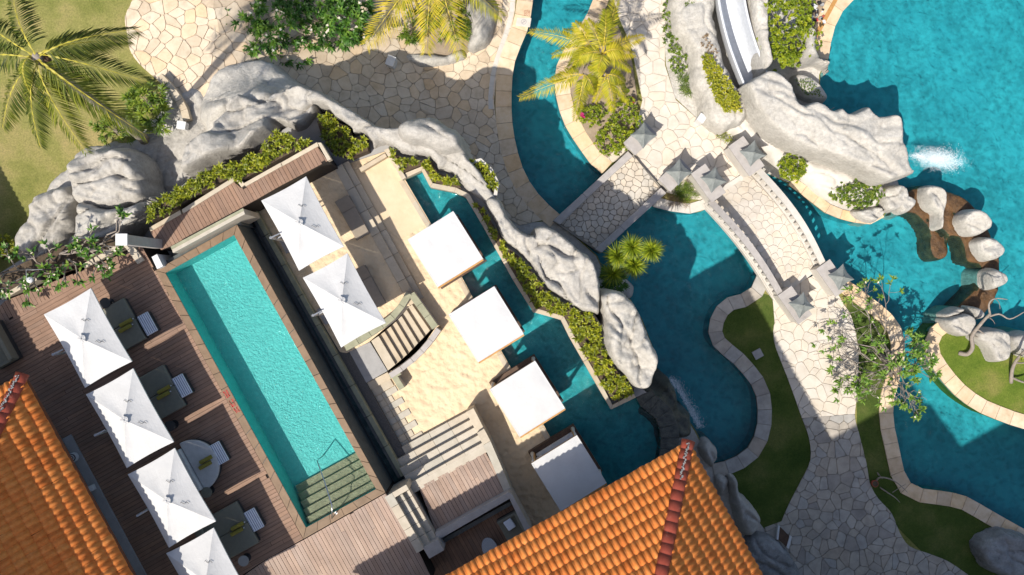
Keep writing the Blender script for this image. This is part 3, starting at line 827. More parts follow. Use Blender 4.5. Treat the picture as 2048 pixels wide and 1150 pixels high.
# steps at the south end of the lap pool
st = thing("pool_steps", "greenish stone steps under water at the south end of the lap pool", "steps", P(680, 1000, ZD - 1.2))
n = 5
for i in range(n):
    ta = .864 + (1 - .864) * i / n
    q = [lerp2(lw[0], lw[3], ta), lerp2(lw[1], lw[2], ta), lerp2(lw[1], lw[2], .999), lerp2(lw[0], lw[3], .999)]
    q = [lerp2(q[0], q[1], .03), q[1], q[2], lerp2(q[3], q[2], .03)]
    q[1] = lerp2(q[0], q[1], .995); q[2] = lerp2(q[3], q[2], .995)
    MB().prism(q, ZD - 1.11, ZD - .94 + .17 * i).build("step", M['lapstep'], st, bevel=.01)
# hand rail
hr = thing("pool_handrail", "bent steel handrail rising from the lap pool steps", "handrail", P(670, 1020, ZD))
h0 = P(672, 1026, ZD + .02); h1 = P(664, 1012, ZD + .85); h2 = P(636, 920, ZD - .1); h3 = P(655, 885, ZD - 1.2)
h4 = h2.copy(); h4.z = ZD - 1.3
MB().tube([h0, h0 + Vector((0, 0, .75)), h1, (h1 + h2) / 2, h2 + Vector((0, 0, .15)), h2, h4], .024, 8).build("rail", M['steel'], hr, True)
MB().disc((h0.x, h0.y, ZD), .05, .02, 12).build("flange", M['steel'], hr)
# faded red lettering on the coping, worn beyond reading
pt = thing("painted_warning", "faded red painted warning on the brown lap pool coping", "marking", P(462, 800, ZD))
a, b = P(449, 781, ZD + .02), P(477, 826, ZD + .02); d = (b - a); L_ = d.length; d.normalize(); nn = Vector((-d.y, d.x, 0))
mb = MB(); rr = random.Random(3)
for blkk, (s0, s1) in enumerate(((.02, .33), (.42, .70), (.76, .98))):
    for row in range(2):
        s = s0
        while s < s1 - .03:
            wd = rr.uniform(.035, .055)
            c = a + d * (s + wd / 2) * L_ + nn * ((row - .5) * .10)
            for kk in range(3):
                cc = c + nn * rr.uniform(-.025, .025) + d * rr.uniform(-.01, .01)
                mb.box((cc.x, cc.y, ZD + .021), (rr.uniform(.02, .05), rr.uniform(.015, .05), .004), math.atan2(d.y, d.x))
            s += wd + .012
mb.build("letter_strokes", M['red'], pt)['kind'] = 'stuff'

# water channel under the lap pool's spill wall, catch wall and gravel strip
def strip(name, a0, a1, w, z0, z1, mat, kind='structure', parent=None, bevel=.01):
    """long block along the terrace: a0..a1 is its left edge in pixels, w its width in pixels (to the right)"""
    q = [a0, (a0[0] + w * .875, a0[1] - w * .484), (a1[0] + w * .875, a1[1] - w * .484), a1]
    o = blk(name, q, z0, z1, mat, parent, bevel)
    if kind and parent is None: tag(o, kind=kind)
    return o
strip("spill_channel", (482, 438), (791, 990), 36, .0, .22, M['slate'])
wch = sheet("spill_water", PP([(500, 425), (515, 417), (822, 972), (800, 985)], .34), M['chanwater'], .34); tag(wch, kind='structure')
cw = thing("catch_wall", "long low greenish stone catch wall beside the lap pool spill channel", "wall", P(640, 680, 0))
for i in range(9):
    t0, t1 = i / 9, (i + 1) / 9 - .0015
    A = lambda t: (491 + (797 - 491) * t, 414 + (958 - 414) * t)
    q0, q1 = A(t0), A(t1)
    for nm, wpx, off, z1, mt in (("wall_block", 7, 0, .62, 'slate'), ("capstone", 9, 6, .72, 'green')):
        p0 = (q0[0] + off * .875, q0[1] - off * .484); p1 = (q1[0] + off * .875, q1[1] - off * .484)
        strip(nm, p0, p1, wpx, .0, z1, M[mt], None, cw)
gv = strip("gravel_strip", (508, 406), (820, 975), 24, .0, .31, M['gravel'])

# wall at the north end of the lap pool
nw = thing("pool_end_wall", "cream plastered low wall at the north end of the lap pool", "wall", P(415, 460, 1.2))
blk("wall_block", [(342, 494), (486, 417), (490, 428), (346, 506)], .9, ZD + .55, M['palestep'], nw)
blk("capstone", [(341, 493), (486, 416), (488, 421), (343, 499)], ZD + .55, ZD + .59, M['green'], nw)
tr = blk("trough", [(318, 528), (478, 440), (484, 449), (326, 536)], .3, ZD - .25, M['slate']); tag(tr, kind='structure')
wb = blk("white_block", [(303, 514), (314, 508), (326, 532), (314, 538)], 1.0, ZD + .3, M['whitep']); tag(wb, "small white masonry block at the north corner of the lap pool", "block")

# ------------------------------------------------------------------ decks
def deck(name, px, z, along, seed, mat='deck', length=2.4, z0=.0, pitch=.152, under=.04):
    reg = [tuple(P(u, v, z))[:2] for u, v in px]
    s = slab(name, reg, z0, z - under, M['decku']); tag(s, kind='structure')
    k = boards(reg, along, pitch, length, z, M[mat], s, seed=seed)
    return k
deck("upper_deck", [(-30, 668), (20, 640), (283, 492), (312, 543), (606, 1078), (533, 1118), (470, 1160), (-30, 1160)], ZD, DU, 1, 'deck')
deck("deck_border", [(-30, 640), (10, 602), (215, 520), (283, 492), (20, 640), (-30, 668)], ZD, DV, 2, 'deck', 1.4)
deck("pool_end_deck", [(607, 1080), (771, 987), (775, 993), (838, 1105), (865, 1160), (475, 1160), (535, 1118)], ZD, DV, 3, 'deckp')
deck("north_deck", [(300, 462), (362, 428), (468, 364), (482, 376), (634, 292), (655, 322), (560, 372), (487, 414), (340, 493), (322, 500)], ZD, DV, 4, 'deck', 1.6)
deck("lower_deck", [(838, 974), (971, 905), (1016, 986), (872, 1064)], ZL, DV, 5, 'deckp')
deck("lounge_deck", [(874, 1072), (1018, 994), (1060, 1070), (1090, 1170), (860, 1170), (838, 1108)], ZL - .3, DV, 6, 'deck')
# north deck border stones
nb = thing("deck_edging", "beige stone edging along the planter side of the north deck", "edging", P(470, 360, ZD))
for q in ([(298, 455), (360, 420), (363, 428), (301, 463)], [(363, 419), (467, 354), (469, 363), (366, 427)], [(468, 354), (477, 354), (490, 369), (483, 375)], [(488, 366), (561, 325), (564, 332), (491, 373)], [(562, 325), (634, 284), (637, 292), (565, 332)], [(635, 285), (642, 285), (662, 318), (655, 322)]):
    blk("edging_stone", q, ZD - .3, ZD + .06, M['beige'], nb)
# stone frame with two steps down from the pool end deck to the lower deck
sf = thing("deck_steps", "pale stone steps from the pool end deck down to the lower deck", "steps", P(820, 1030, ZL))
def uvq(o, a0, a1, b0, b1):
    """pixel quad from an origin: a along the short direction, b along the long one"""
    f = lambda a, b: (o[0] + a * .866 + b * .497, o[1] - a * .50 + b * .868)
    return [f(a0, b0), f(a1, b0), f(a1, b1), f(a0, b1)]
o_ = (769, 994)
for k in range(5):
    blk("border_slab", uvq(o_, 0, 17, k * 26 + .3, k * 26 + 25.7), .5, ZD + .012, M['palestep'], sf)
for i, (a0, a1, z) in enumerate(((17.2, 34, ZD - .26), (34, 50, ZD - .5))):
    for k in range(5):
        blk("tread", uvq(o_, a0, a1, k * 26 + .3 + (12 if k == 0 else 0), k * 26 + 25.7), .5, z, M['palestep'], sf)
blk("end_slab", uvq(o_, 17.2, 50, -.0, 11.5), .5, ZD + .01, M['palestep'], sf)
blk("end_slab", uvq((776, 1006), 16, 50, 113, 138), .5, ZD + .008, M['capgrey'], sf)
# low wall round the lounge
lwall = thing("lounge_wall", "L-shaped low wall with pale grey coping round the sunken lounge", "wall", P(960, 1030, ZL))
blk("coping_slab", [(870, 1066), (1017, 984), (1022, 996), (875, 1081)], .6, ZL + .55, M['capgrey'], lwall)
blk("coping_slab", [(1017, 984), (1024, 988), (1064, 1062), (1052, 1066), (1020, 1000)], .6, ZL + .56, M['capgrey'], lwall)
blk("wall_base", [(876, 1083), (1020, 1003), (1024, 1010), (880, 1091)], .6, ZL + .2, M['slate'], lwall)

# ------------------------------------------------------------------ sand court
sandpoly = [(560, 372), (770, 303), (812, 362), (860, 444), (928, 562), (1005, 706), (1089, 853), (1192, 1040), (1060, 1090), (860, 1080), (735, 985), (600, 560)]
so = sheet("sand", [tuple(P(u, v, .03))[:2] for u, v in sandpoly], M['sand'], .03, [PITW]); tag(so, kind='structure')
tp = [(505, 404), (655, 322), (668, 335), (820, 612), (812, 612), (797, 631), (777, 650), (738, 684), (693, 706), (680, 704), (575, 530)]
to = slab("sand_terrace", PP(tp, .32), .0, .32, M['sand']); tag(to, kind='structure')
s2 = sheet("smooth_sand", PP([(700, 345), (768, 306), (812, 365), (858, 446), (800, 480), (760, 440)], .045), M['sand2'], .045); tag(s2, kind='structure')
ts = thing("terrace_steps", "two long shaded stone steps along the sand terrace under the parasols", "steps", P(750, 460, 0))
for nm, a0, a1, w, z in (("step", (668, 336), (820, 611), 18, .34), ("step", (685, 327), (836, 602), 13, .18)):
    for k in range(6):
        p0 = lerp2(a0, a1, k / 6 + .001); p1 = lerp2(a0, a1, (k + 1) / 6 - .001)
        q = [p0, (p0[0] + w * .875, p0[1] - w * .484), (p1[0] + w * .875, p1[1] - w * .484), p1]
        blk("step_slab", q, .0, z, M['beige'], ts)
# kerb at the head of the sand court
kb = thing("court_kerb", "beige stone kerb round the head of the sand court", "kerb", P(740, 320, 0))
for q in ([(718, 336), (770, 306), (774, 313), (722, 344)], [(768, 300), (777, 296), (797, 330), (790, 335)], [(790, 335), (797, 330), (812, 355), (804, 360)]):
    blk("kerb_stone", q, 0, .42, M['beige'], kb)
# curved stairwell
sw = thing("curved_stair", "curved sunken stair between greenish stone kerb walls in the sand", "stairs", P(800, 680, 0))
inner = sm([(693, 702), (716, 690), (738, 676), (758, 663), (777, 649), (797, 631), (812, 610), (824, 590)], 3)
outer_ = sm([(873, 655), (862, 671), (853, 682), (832, 706), (806, 728), (777, 747)], 3)
def wallrun(pts_px, width, z0, z1, parent, mat='green', step=.55):
    e = resample([tuple(P(u, v, z1))[:2] for u, v in pts_px], step); o = offset(e, width)
    for i in range(len(e) - 1):
        MB().prism([e[i], e[i + 1], o[i + 1], o[i]], z0, z1 - .06).build("kerb_block", M['capgrey'], parent)
        q = [lerp2(e[i], e[i + 1], .01), lerp2(e[i], e[i + 1], .99), lerp2(o[i], o[i + 1], .99), lerp2(o[i], o[i + 1], .01)]
        MB().prism(q, z1 - .06, z1 + R.uniform(0, .005)).build("kerb_cap", M[mat], parent, bevel=.012)
wallrun(inner, .26, -1.5, .78, sw)
wallrun([(828, 583), (876, 651)], -.27, -1.5, .76, sw)
wallrun(outer_, .22, -1.5, .72, sw, 'capgrey')
wallrun([(777, 748), (799, 740)], -.2, 0, .7, sw); wallrun([(781, 752), (799, 781)], .24, 0, .66, sw)
tin = sm([(742, 682), (757, 672), (769, 663), (781, 653), (792, 643), (803, 632), (813, 619), (822, 606), (830, 594)], 1)
tout = sm([(776, 741), (791, 729), (803, 719), (814, 709), (825, 698), (836, 686), (848, 674), (860, 661), (871, 650)], 1)
for i in range(8):
    z = .30 - .17 * i
    blk("stair_tread", [tin[i], tin[i + 1], tout[i + 1], tout[i]], -1.6, z, M['beige'], sw)
skp = skirt("pit_wall", PITW, -1.6, -.01, M['concrete'], sw)
ld = blk("stair_landing", [(690, 706), (740, 684), (775, 742), (722, 772)], 0, .3, M['concrete'], sw)
for i in range(2):
    blk("landing_step", [(722 + i * 8, 772 + i * 14), (775 + i * 5, 744 + i * 14), (783 + i * 5, 757 + i * 14), (730 + i * 8, 786 + i * 14)], 0, .2 - .09 * i, M['beige'], sw)
# chequered paver strip
pv = thing("paver_strip", "two-tone stone pavers beside the dark gravel strip, half in shadow", "pavers", P(800, 860, 0))
for i in range(12):
    o2 = (736 + i * 6.6 * 1.0, 802 + i * 11.4)
    wdt = 62 if i % 2 == 0 else 46
    for j, (a0, a1) in enumerate(((0, 30), (30.6, wdt))):
        blk("paver", uvq(o2, a0, a1, .2, 12.6), -.02, .075 + R.uniform(0, .006), M['palestep' if i % 2 == 0 else 'beige'], pv, .006)
# five steps from the sand up to the lower deck
fs = thing("garden_steps", "five wide cream stone steps from the sand up to the lower deck", "steps", P(880, 890, 0))
for i in range(5):
    l0 = (781 + 9 * i, 906 + 15.5 * i); r0 = (933 + 8.2 * i, 824 + 15.2 * i)
    dep = 17 if i < 4 else 20
    l1 = (l0[0] + dep * .53, l0[1] + dep * .93); r1 = (r0[0] + dep * .50, r0[1] + dep * .93)
    for k in range(4):
        blk("step_slab", [lerp2(l0, r0, k / 4 + .001), lerp2(l0, r0, (k + 1) / 4 - .001), lerp2(l1, r1, (k + 1) / 4 - .001), lerp2(l1, r1, k / 4 + .001)], 0, ZL / 5 * (i + 1), M['palestep'], fs)
blk("side_wall", [(932, 824), (947, 816), (968, 857), (954, 866)], 0, ZL - .18, M['beige'], fs)
blk("side_wall", [(954, 866), (968, 857), (981, 882), (966, 890)], 0, ZL + .012, M['beige'], fs)
blk("side_wall", [(966, 890.5), (981, 882.5), (1024, 982), (1010, 988), (974, 905)], 0, ZL + .008, M['palestep'], fs)
blk("top_border", [(828, 968), (966, 891), (972, 903), (836, 975)], 0, ZL + .006, M['palestep'], fs)
rb = blk("retaining_wall", [(790, 905), (940, 830), (1010, 985), (870, 1060), (828, 968)], 0, .12, M['concrete']); tag(rb, kind='structure')

# ------------------------------------------------------------------ copings round the lagoon
level(LOW)
coping(E_west, -.60, .06, M['coping'])
coping(E_east, -.56, .06, M['coping'])
coping(E_mide, -.52, .06, M['flagg'], .55, mort='mortard')
coping(E_right, -.52, .06, M['coping'], .6)
coping(E_nw, -.75, .06, M['coping'], .7)
coping(E_north, -.34, .07, M['coping'], .6)
coping(E_midn, -.36, .07, M['plinth'], .7)
level(0)
cr = [(806, 358), (843, 341), (860, 374)] + CH_R
def rimwall(pts, w, z, mat, name, label, z0=-.3, step=.9):
    t = thing(name, label, "kerb", P(*pts[len(pts) // 2]))
    e = [tuple(P(u, v, z))[:2] for u, v in pts]; o = offset(e, w)
    for i in range(len(e) - 1):
        n = max(1, round(math.dist(e[i], e[i + 1]) / step))
        for k in range(n):
            q = [lerp2(e[i], e[i + 1], k / n + .003), lerp2(e[i], e[i + 1], (k + 1) / n - .003), lerp2(o[i], o[i + 1], (k + 1) / n - .003), lerp2(o[i], o[i + 1], k / n + .003)]
            MB().prism(q, z0, z + R.uniform(0, .005)).build("kerb_stone", mat, t, bevel=.01)
    return t
rimwall(cr, .19, .30, M['beige'], "channel_kerb", "beige stone kerb between the cabana channel and the planting bed")
rimwall([(806, 358), (858, 444), (926, 562), (1003, 706), (1087, 853), (1190, 1040)], -.2, .06, M['beige'], "sand_kerb", "flush beige kerb between the sand and the cabana channel", -.3, 1.1)
level(LOW)
ln = resample([tuple(P(u, v, .055))[:2] for u, v in sm([(1031, -40), (1028, 20), (1018, 62), (1003, 105), (990, 150), (985, 200), (986, 218)])], .5)
lo_ = offset(ln, -.2)
dg = thing("drain_strip", "pale drain strip of narrow slabs along the lagoon coping", "drain", P(1000, 100))
for i in range(len(ln) - 1):
    q = [lerp2(ln[i], ln[i + 1], .01), lerp2(ln[i], ln[i + 1], .99), lerp2(lo_[i], lo_[i + 1], .99), lerp2(lo_[i], lo_[i + 1], .01)]
    MB().prism(q, 0, .066).build("drain_slab", M['plinth'], dg)
# no diving mark painted on one coping slab
nd = thing("no_diving_mark", "round no-diving symbol painted on the pale coping slab", "marking", P(1048, 43, .07))
bs = blk("pale_slab", [(1034, 35), (1063, 36), (1060, 54), (1031, 52)], 0, .075, M['plinth'], nd)
mb = MB(); cc = P(1047.5, 43.5, .079)
for k in range(20):
    t0, t1 = 2 * PI * k / 20, 2 * PI * (k + 1) / 20
    mb.add([(cc.x + r_ * math.cos(t), cc.y + r_ * math.sin(t), .079) for r_, t in ((.105, t0), (.125, t0), (.125, t1), (.105, t1))], [(0, 1, 2, 3)])
mb.box((cc.x, cc.y, .079), (.2, .016, .002), .8); mb.box((cc.x + .02, cc.y + .02, .079), (.10, .025, .002), -.7); mb.box((cc.x - .04, cc.y - .03, .079), (.07, .02, .002), .2)
mb.build("symbol", M['symbol'], nd)
mb = MB(); rr = random.Random(5)
for r_ in range(6):
    for k in range(3):
        q = P(1049 + r_ * 2.0, 22 + k * 4 + rr.uniform(-.6, .6), .072); mb.box((q.x, q.y, .073), (.016, rr.uniform(.04, .07), .003), -.1)
mb.build("letter_strokes", M['ridge'], nd)['kind'] = 'stuff'

# ------------------------------------------------------------------ flagstone paving
def paving(name, px, cell, z, mat, mort, seed, gap=.03, zb=.018, **kw):
    cell *= HH / H
    reg = [tuple(P(u, v, z))[:2] for u, v in px]
    b = sheet(name, reg, M[mort], zb); tag(b, kind='structure')
    return flagstones(reg, cell, z, M[mat], b, seed, gap, **kw)
def zr(u): return -(MID + (LOW - MID) * min(1, max(0, (u - 430) / 420.)))      # the plaza falls from the lawn to the lagoon
level(0)
XA, XB = P(430, 100, -MID).x, P(850, 100, -LOW).x
def zramp(x, y=0): return -(MID + (LOW - MID) * min(1, max(0, (x - XA) / (XB - XA))))
pl = [(268, -40)] + sm([(265, 0), (250, 33), (254, 67), (260, 100), (278, 127), (312, 158)], 3) + [(345, 185), (362, 240), (400, 262), (560, 235), (760, 290), (930, 330), (990, 420), (1040, 450), (1085, 440)] + \
     [(1105, 428), (1070, 405), (1040, 372), (1014, 340), (1000, 290), (992, 240), (988, 205), (992, 160), (1004, 115), (1020, 70), (1030, 20), (1033, -40)]
reg = [tuple(P(u, v, zr(u) + .05))[:2] for u, v in pl]
pz = thing("flagstone_plaza", None, None, (0, 0, 0), 0, None, 'structure')
for x0_, x1_ in ((-60, XA), (XA, XB), (XB, 60)):
    q = clip_convex(reg, [(x0_, -60), (x1_, -60), (x1_, 60), (x0_, 60)])
    o = sheet("mortar_bed", q, M['mortar'], 0, (), pz)
    for v_ in o.data.vertices: v_.co.z = zramp(v_.co.x) + .015
flagstones(reg, .47, .05, M['flag'], pz, 11, .014, zf=zramp, jit=.44)
# upper lawn at the left, level with the foot of the plaza
lt = slab("upper_lawn", PP([(-2500, -1500), (430, -1500), (430, 140), (420, 300), (330, 470), (60, 540), (-200, 700), (-2500, 700)], -MID), -LOW - .05, -MID, M['lawn']); tag(lt, kind='structure')
ya, yb = 20.0, P(600, 262, -LOW).y
rampside = link("plaza_bank", mesh("plaza_bank", [(XA, yb, -MID - .03), (XB, yb, -LOW - .03), (XB, ya, -LOW - .03), (XA, ya, -MID - .03)], [(0, 1, 2, 3)], M['dirt'])); tag(rampside, kind='structure')
level(LOW)
cp = [(1215, -40), (1330, -40), (1330, 130), (1352, 200), (1400, 242), (1455, 290), (1500, 330), (1440, 385), (1400, 400), (1384, 398), (1330, 384), (1262, 308), (1222, 326), (1208, 310), (1270, 262), (1285, 200), (1262, 90), (1240, 40)]
paving("flagstone_court", cp, .45, .05, 'flagw', 'mortarl', 12, .015, jit=.44)
rp = [(1545, 590), (1640, 545), (1676, 588)] + sm([(1690, 612), (1703, 634), (1715, 685), (1717, 730), (1714, 790), (1710, 833), (1718, 866), (1733, 926), (1740, 966), (1756, 996), (1783, 1026), (1800, 1066), (1820, 1093), (1857, 1107), (1897, 1123), (1937, 1150)], 3) + [(1960, 1180), (1520, 1180), (1530, 1055), (1563, 1043)] + \
     sm([(1563, 1043), (1579, 1006), (1603, 960), (1621, 920), (1618, 876), (1603, 833), (1579, 766), (1563, 725), (1549, 685), (1548, 651), (1560, 625)], 3)
up = [p for p in rp if p[1] < 833] ; 
rpu = [(1545, 590), (1640, 545), (1676, 588)] + [p for p in rp[3:] if p[1] < 832 and p[0] > 1650] + [(1710, 828), (1604, 836)] + [p for p in rp if p[1] < 833 and p[0] < 1604 and p[1] > 640] + [(1550, 650)]
rpl = [(1604, 836), (1710, 828)] + [p for p in rp if p[1] > 832 and p[0] > 1705] + [(1520, 1180), (1530, 1055), (1563, 1043)] + [p for p in rp if 836 < p[1] < 1043 and p[0] < 1625 and p[0] > 1562]
paving("flagstone_path", rpu, .44, .05, 'flagw', 'mortarl', 13, .014, jit=.44)
paving("flagstone_walk", rpl, .40, .05, 'flagg', 'mortard', 14, .015, jit=.46)
# slide-side rock apron and grey floor below the curved wall
# ------------------------------------------------------------------ footbridge
M['flagw2'] = surf('footbridge_stone', [(.42, .38, .32), (.52, .475, .405), (.60, .555, .485)], 2.2, .8, .35, 18, .012, rand=[(.82, .82, .82), (1, .98, .95), (1, .93, .85), (.92, .92, .92)])
fb = thing("footbridge", "flat stone footbridge with low plastered parapets over the lagoon", "bridge", P(1220, 405, 0))
zb = .34
fd = slab("bridge_deck", PP([(1262, 305), (1326, 378), (1196, 503), (1110, 445)], zb), -.5, zb - .04, M['mortard'], fb)
flagstones([tuple(P(u, v, zb))[:2] for u, v in [(1266, 309), (1322, 380), (1196, 500), (1118, 444)]], .30, zb, M['flagw2'], fd, 21, .016, .05, limit=290)
for q in ([(1256, 302), (1266, 312), (1175, 396), (1165, 387)], [(1165, 387), (1175, 396), (1120, 449), (1106, 441)], [(1322, 375), (1333, 386), (1250, 461), (1240, 452)], [(1240, 452), (1250, 461), (1203, 506), (1190, 498)]):
    blk("parapet", q, -.45, zb + .42, M['capgrey'], fb, .03)
# ------------------------------------------------------------------ arched bridge
A0, A1 = P(1420, 402, 1.0), P(1562, 592, 1.0); B0, B1 = P(1516, 340, 1.0), P(1646, 530, 1.0)
ax = ((A1 - A0) + (B1 - B0)) / 2; axl = ax.length; axn = ax / axl; mid0 = (A0 + B0) / 2
def arch(t): return .85 * math.sin(PI * min(1, max(0, t)))
def tpos(x, y): return ((x - mid0.x) * axn.x + (y - mid0.y) * axn.y) / axl
ab = thing("arched_bridge", "arched stone bridge with pale balustrades over the lagoon", "bridge", (mid0.x + ax.x / 2, mid0.y + ax.y / 2, 0))
vs = []; fsx = []; n = 18
for i in range(n + 1):
    t = -.04 + 1.08 * i / n
    a = A0.lerp(A1, t); b = B0.lerp(B1, t); z = .12 + arch(t)
    sd = (b - a).normalized()
    a = a - sd * .18; b = b + sd * .18
    vs += [(a.x, a.y, z), (b.x, b.y, z), (a.x, a.y, z - .35), (b.x, b.y, z - .35)]
for i in range(n):
    k = i * 4; fsx += [(k, k + 1, k + 5, k + 4), (k + 2, k + 6, k + 7, k + 3), (k, k + 4, k + 6, k + 2), (k + 1, k + 3, k + 7, k + 5)]
bd = link("bridge_deck", mesh("bridge_deck", vs, fsx, M['plinth']), ab)
reg = [tuple(A0.lerp(B0, .1))[:2], tuple(A0.lerp(B0, .93))[:2], tuple(A1.lerp(B1, .93))[:2], tuple(A1.lerp(B1, .1))[:2]]
flagstones(reg, .34, .15, M['flagw'], bd, 23, .011, .05, zf=lambda x, y: arch(tpos(x, y)))
for (E0, E1, s) in ((A0, A1, 1), (B0, B1, -1)):
    sd = (B0 - A0).normalized() * s
    pts = [E0.lerp(E1, i / 16) for i in range(17)]
    hv = []; hf = []
    for i, p in enumerate(pts):
        z = arch(i / 16)
        for (o, zz) in ((-.14, .98), (.14, .98), (.14, 1.08), (-.14, 1.08)):
            q = p + sd * o; hv.append((q.x, q.y, z + zz))
    for i in range(16):
        for k in range(4): hf.append((i * 4 + k, i * 4 + (k + 1) % 4, i * 4 + 4 + (k + 1) % 4, i * 4 + 4 + k))
    hf += [(3, 2, 1, 0), (64, 65, 66, 67)]
    link("handrail", mesh("handrail", hv, hf, M['capgrey'] if s == 1 else M['plinth']), ab)
    hv2 = [(x, y, z - .88 if i % 4 < 2 else z - .86) for i, (x, y, z) in enumerate(hv)]
    link("kerb", mesh("kerb", hv2, hf, M['plinth']), ab)
    for i in range(15):
        t = (i + .6) / 15.2; p = E0.lerp(E1, t)
        MB().box((p.x, p.y, arch(t) + .60), (.15, .15, .78), math.atan2(axn.y, axn.x)).build("baluster", M['plinth'], ab)
# ------------------------------------------------------------------ lantern pillars
def pillar(label, c, L, W, h, ang, zb0=0.0, lant=(0, 0), mat='capgrey'):
    q = P(c[0], c[1], h)
    L *= 1.1; W *= 1.1
    t = thing("lantern_pillar", label, "pillar", (q.x, q.y, zb0), 0, "stone pillars with lantern caps at the bridge ends")
    MB().box((q.x, q.y, (zb0 + h - .1) / 2), (L, W, h - .1 - zb0), ang).build("plinth", M['plinth'], t, bevel=.02)
    MB().box((q.x, q.y, h - .05), (L + .1, W + .1, .1), ang).build("cap", M[mat], t, bevel=.015)
    ca, sa = math.cos(ang), math.sin(ang); lx, ly = q.x + lant[0] * ca - lant[1] * sa, q.y + lant[0] * sa + lant[1] * ca
    MB().box((lx, ly, h + .16), (.30, .30, .32), ang).build("lantern_body", M['lantern'], t, bevel=.01)
    # flared pyramid roof with drawn-out corners
    vs = [(0, 0, .36)]; m_ = 16
    ring = []
    for (f, z) in ((.45, .20), (1.0, .0)):
        for k in range(m_):
            th = 2 * PI * k / m_; r_ = .42 / max(abs(math.cos(th)), abs(math.sin(th))); corner = (r_ / .42 - 1) / .414
            r_ = r_ * (.84 + .18 * corner); vs.append((r_ * f * math.cos(th), r_ * f * math.sin(th), z + (.05 * corner if f == 1 else 0)))
    fs_ = [(0, 1 + k, 1 + (k + 1) % m_) for k in range(m_)] + [(1 + k, 1 + m_ + k, 1 + m_ + (k + 1) % m_, 1 + (k + 1) % m_) for k in range(m_)]
    vs = [(lx + x * ca - y * sa, ly + x * sa + y * ca, h + .32 + z) for x, y, z in vs]
    link("lantern_roof", mesh("lantern_roof", vs, fs_, M['lantern']), t)
    MB().disc((lx, ly, h + .66), .05, .09, 8, .02).build("finial", M['lantern'], t)
    return t
aF = math.atan2(1.33, 1.42)
aB = math.atan2(axn.y, axn.x)
pillar("lantern pillar on the flower bed side of the footbridge", (1281, 277), 1.15, .62, 1.05, aF, 0, (.12, 0))
pillar("lantern pillar of the footbridge beside the grass clump", (1351, 350), 1.15, .62, 1.05, aF, 0, (.12, 0))
pillar("north-west lantern pillar of the arched bridge, beside the grass clump", (1417, 366), 1.35, .62, 1.35, aB, 0, (0, .18))
pillar("north-east lantern pillar of the arched bridge, against the pale rock", (1493, 312), 1.4, .66, 1.35, aB, 0, (.05, .18))
pillar("south-west lantern pillar of the arched bridge, above the shaded lawn", (1590, 610), 1.35, .6, 1.25, aB, 0, (.1, .14))
pillar("south-east lantern pillar of the arched bridge, beside the lagoon", (1666, 556), 1.3, .6, 1.25, aB, 0, (.1, .2))

# ------------------------------------------------------------------ island and underwater shelf
isl_o = sm([(1887, 638), (1865, 655), (1853, 678), (1853, 705), (1865, 731), (1890, 765), (1920, 796), (1960, 823), (2004, 841), (2048, 856), (2140, 875)], 4)
isl = isl_o + [(2300, 880), (2300, 700), (2100, 690), (2048, 692), (2000, 682), (1950, 668)]
io = slab("island", PP(isl, .0), -1.4, .02, M['lawn2']); tag(io, kind='structure')
coping(isl_o, .52, .07, M['coping'], .6)
gm = sm([(1440, 640), (1490, 595), (1556, 596), (1556, 690), (1572, 740), (1610, 835), (1626, 880), (1626, 920), (1610, 958), (1570, 1045), (1500, 1050), (1440, 960), (1500, 925), (1535, 870), (1540, 800), (1520, 755), (1450, 690), (1445, 660)], 2)
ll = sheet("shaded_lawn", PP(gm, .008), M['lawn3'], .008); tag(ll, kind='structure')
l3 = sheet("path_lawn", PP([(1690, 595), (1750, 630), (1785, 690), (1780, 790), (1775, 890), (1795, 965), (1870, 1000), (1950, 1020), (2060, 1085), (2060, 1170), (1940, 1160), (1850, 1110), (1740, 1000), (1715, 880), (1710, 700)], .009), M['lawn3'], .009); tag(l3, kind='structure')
sh = [(1780, 425), (1812, 382), (1850, 368), (1895, 378), (1945, 405), (1988, 470), (2005, 540), (1995, 600), (1940, 650), (1905, 625), (1950, 575), (1962, 535), (1935, 524), (1922, 482), (1902, 478), (1899, 512), (1880, 522), (1862, 510), (1856, 462), (1830, 430)]
rock("submerged_shelf", "brown rock shelf just under water linking the boulders", sh, -.085, 0, .16, -1.5, 'shelf', .07, .06, 31, lump=.09, power=.2, lscale=1.6, cat="rock shelf")

# ------------------------------------------------------------------ rocks
rg2 = sheet("slide_ground", PP([(1322, -40), (1620, -40), (1640, 60), (1652, 118), (1638, 150), (1638, 220), (1690, 290), (1790, 345), (1800, 378), (1766, 430), (1743, 444), (1690, 435), (1625, 400), (1580, 366), (1530, 345), (1470, 330), (1400, 242), (1350, 195), (1332, 130)], .012), M['rockw'], .012); tag(rg2, kind='structure')
rg3 = sheet("rock_foot", PP([(940, 330), (1000, 400), (1060, 445), (1105, 442), (1148, 472), (1192, 512), (1214, 560), (1262, 602), (1284, 642), (1306, 700), (1314, 752), (1340, 782), (1366, 826), (1390, 864), (1403, 890), (1424, 930), (1455, 960), (1530, 1060), (1600, 1170), (1200, 1170), (900, 500)], .012), M['rockw'], .012); tag(rg3, kind='structure')
level(MID)
rock("rock_floor", "flat grey rock apron round the domed rocks by the lawn", [(30, 520), (48, 455), (95, 375), (135, 330), (150, 300), (205, 285), (262, 282), (310, 230), (340, 205), (440, 255), (420, 330), (300, 440), (160, 530)], .25, w=.5, base=-.2, seed=19, lump=.16, rough=.2)
rock("rock_outcrop", "low grey domed rock beside the lawn with a dark cleft", [(145, 330), (167, 311), (207, 294), (267, 294), (297, 318), (311, 361), (312, 400), (270, 425), (215, 430), (165, 415), (148, 370)], 2.3, w=.55, power=.36, seed=1, lump=.35)
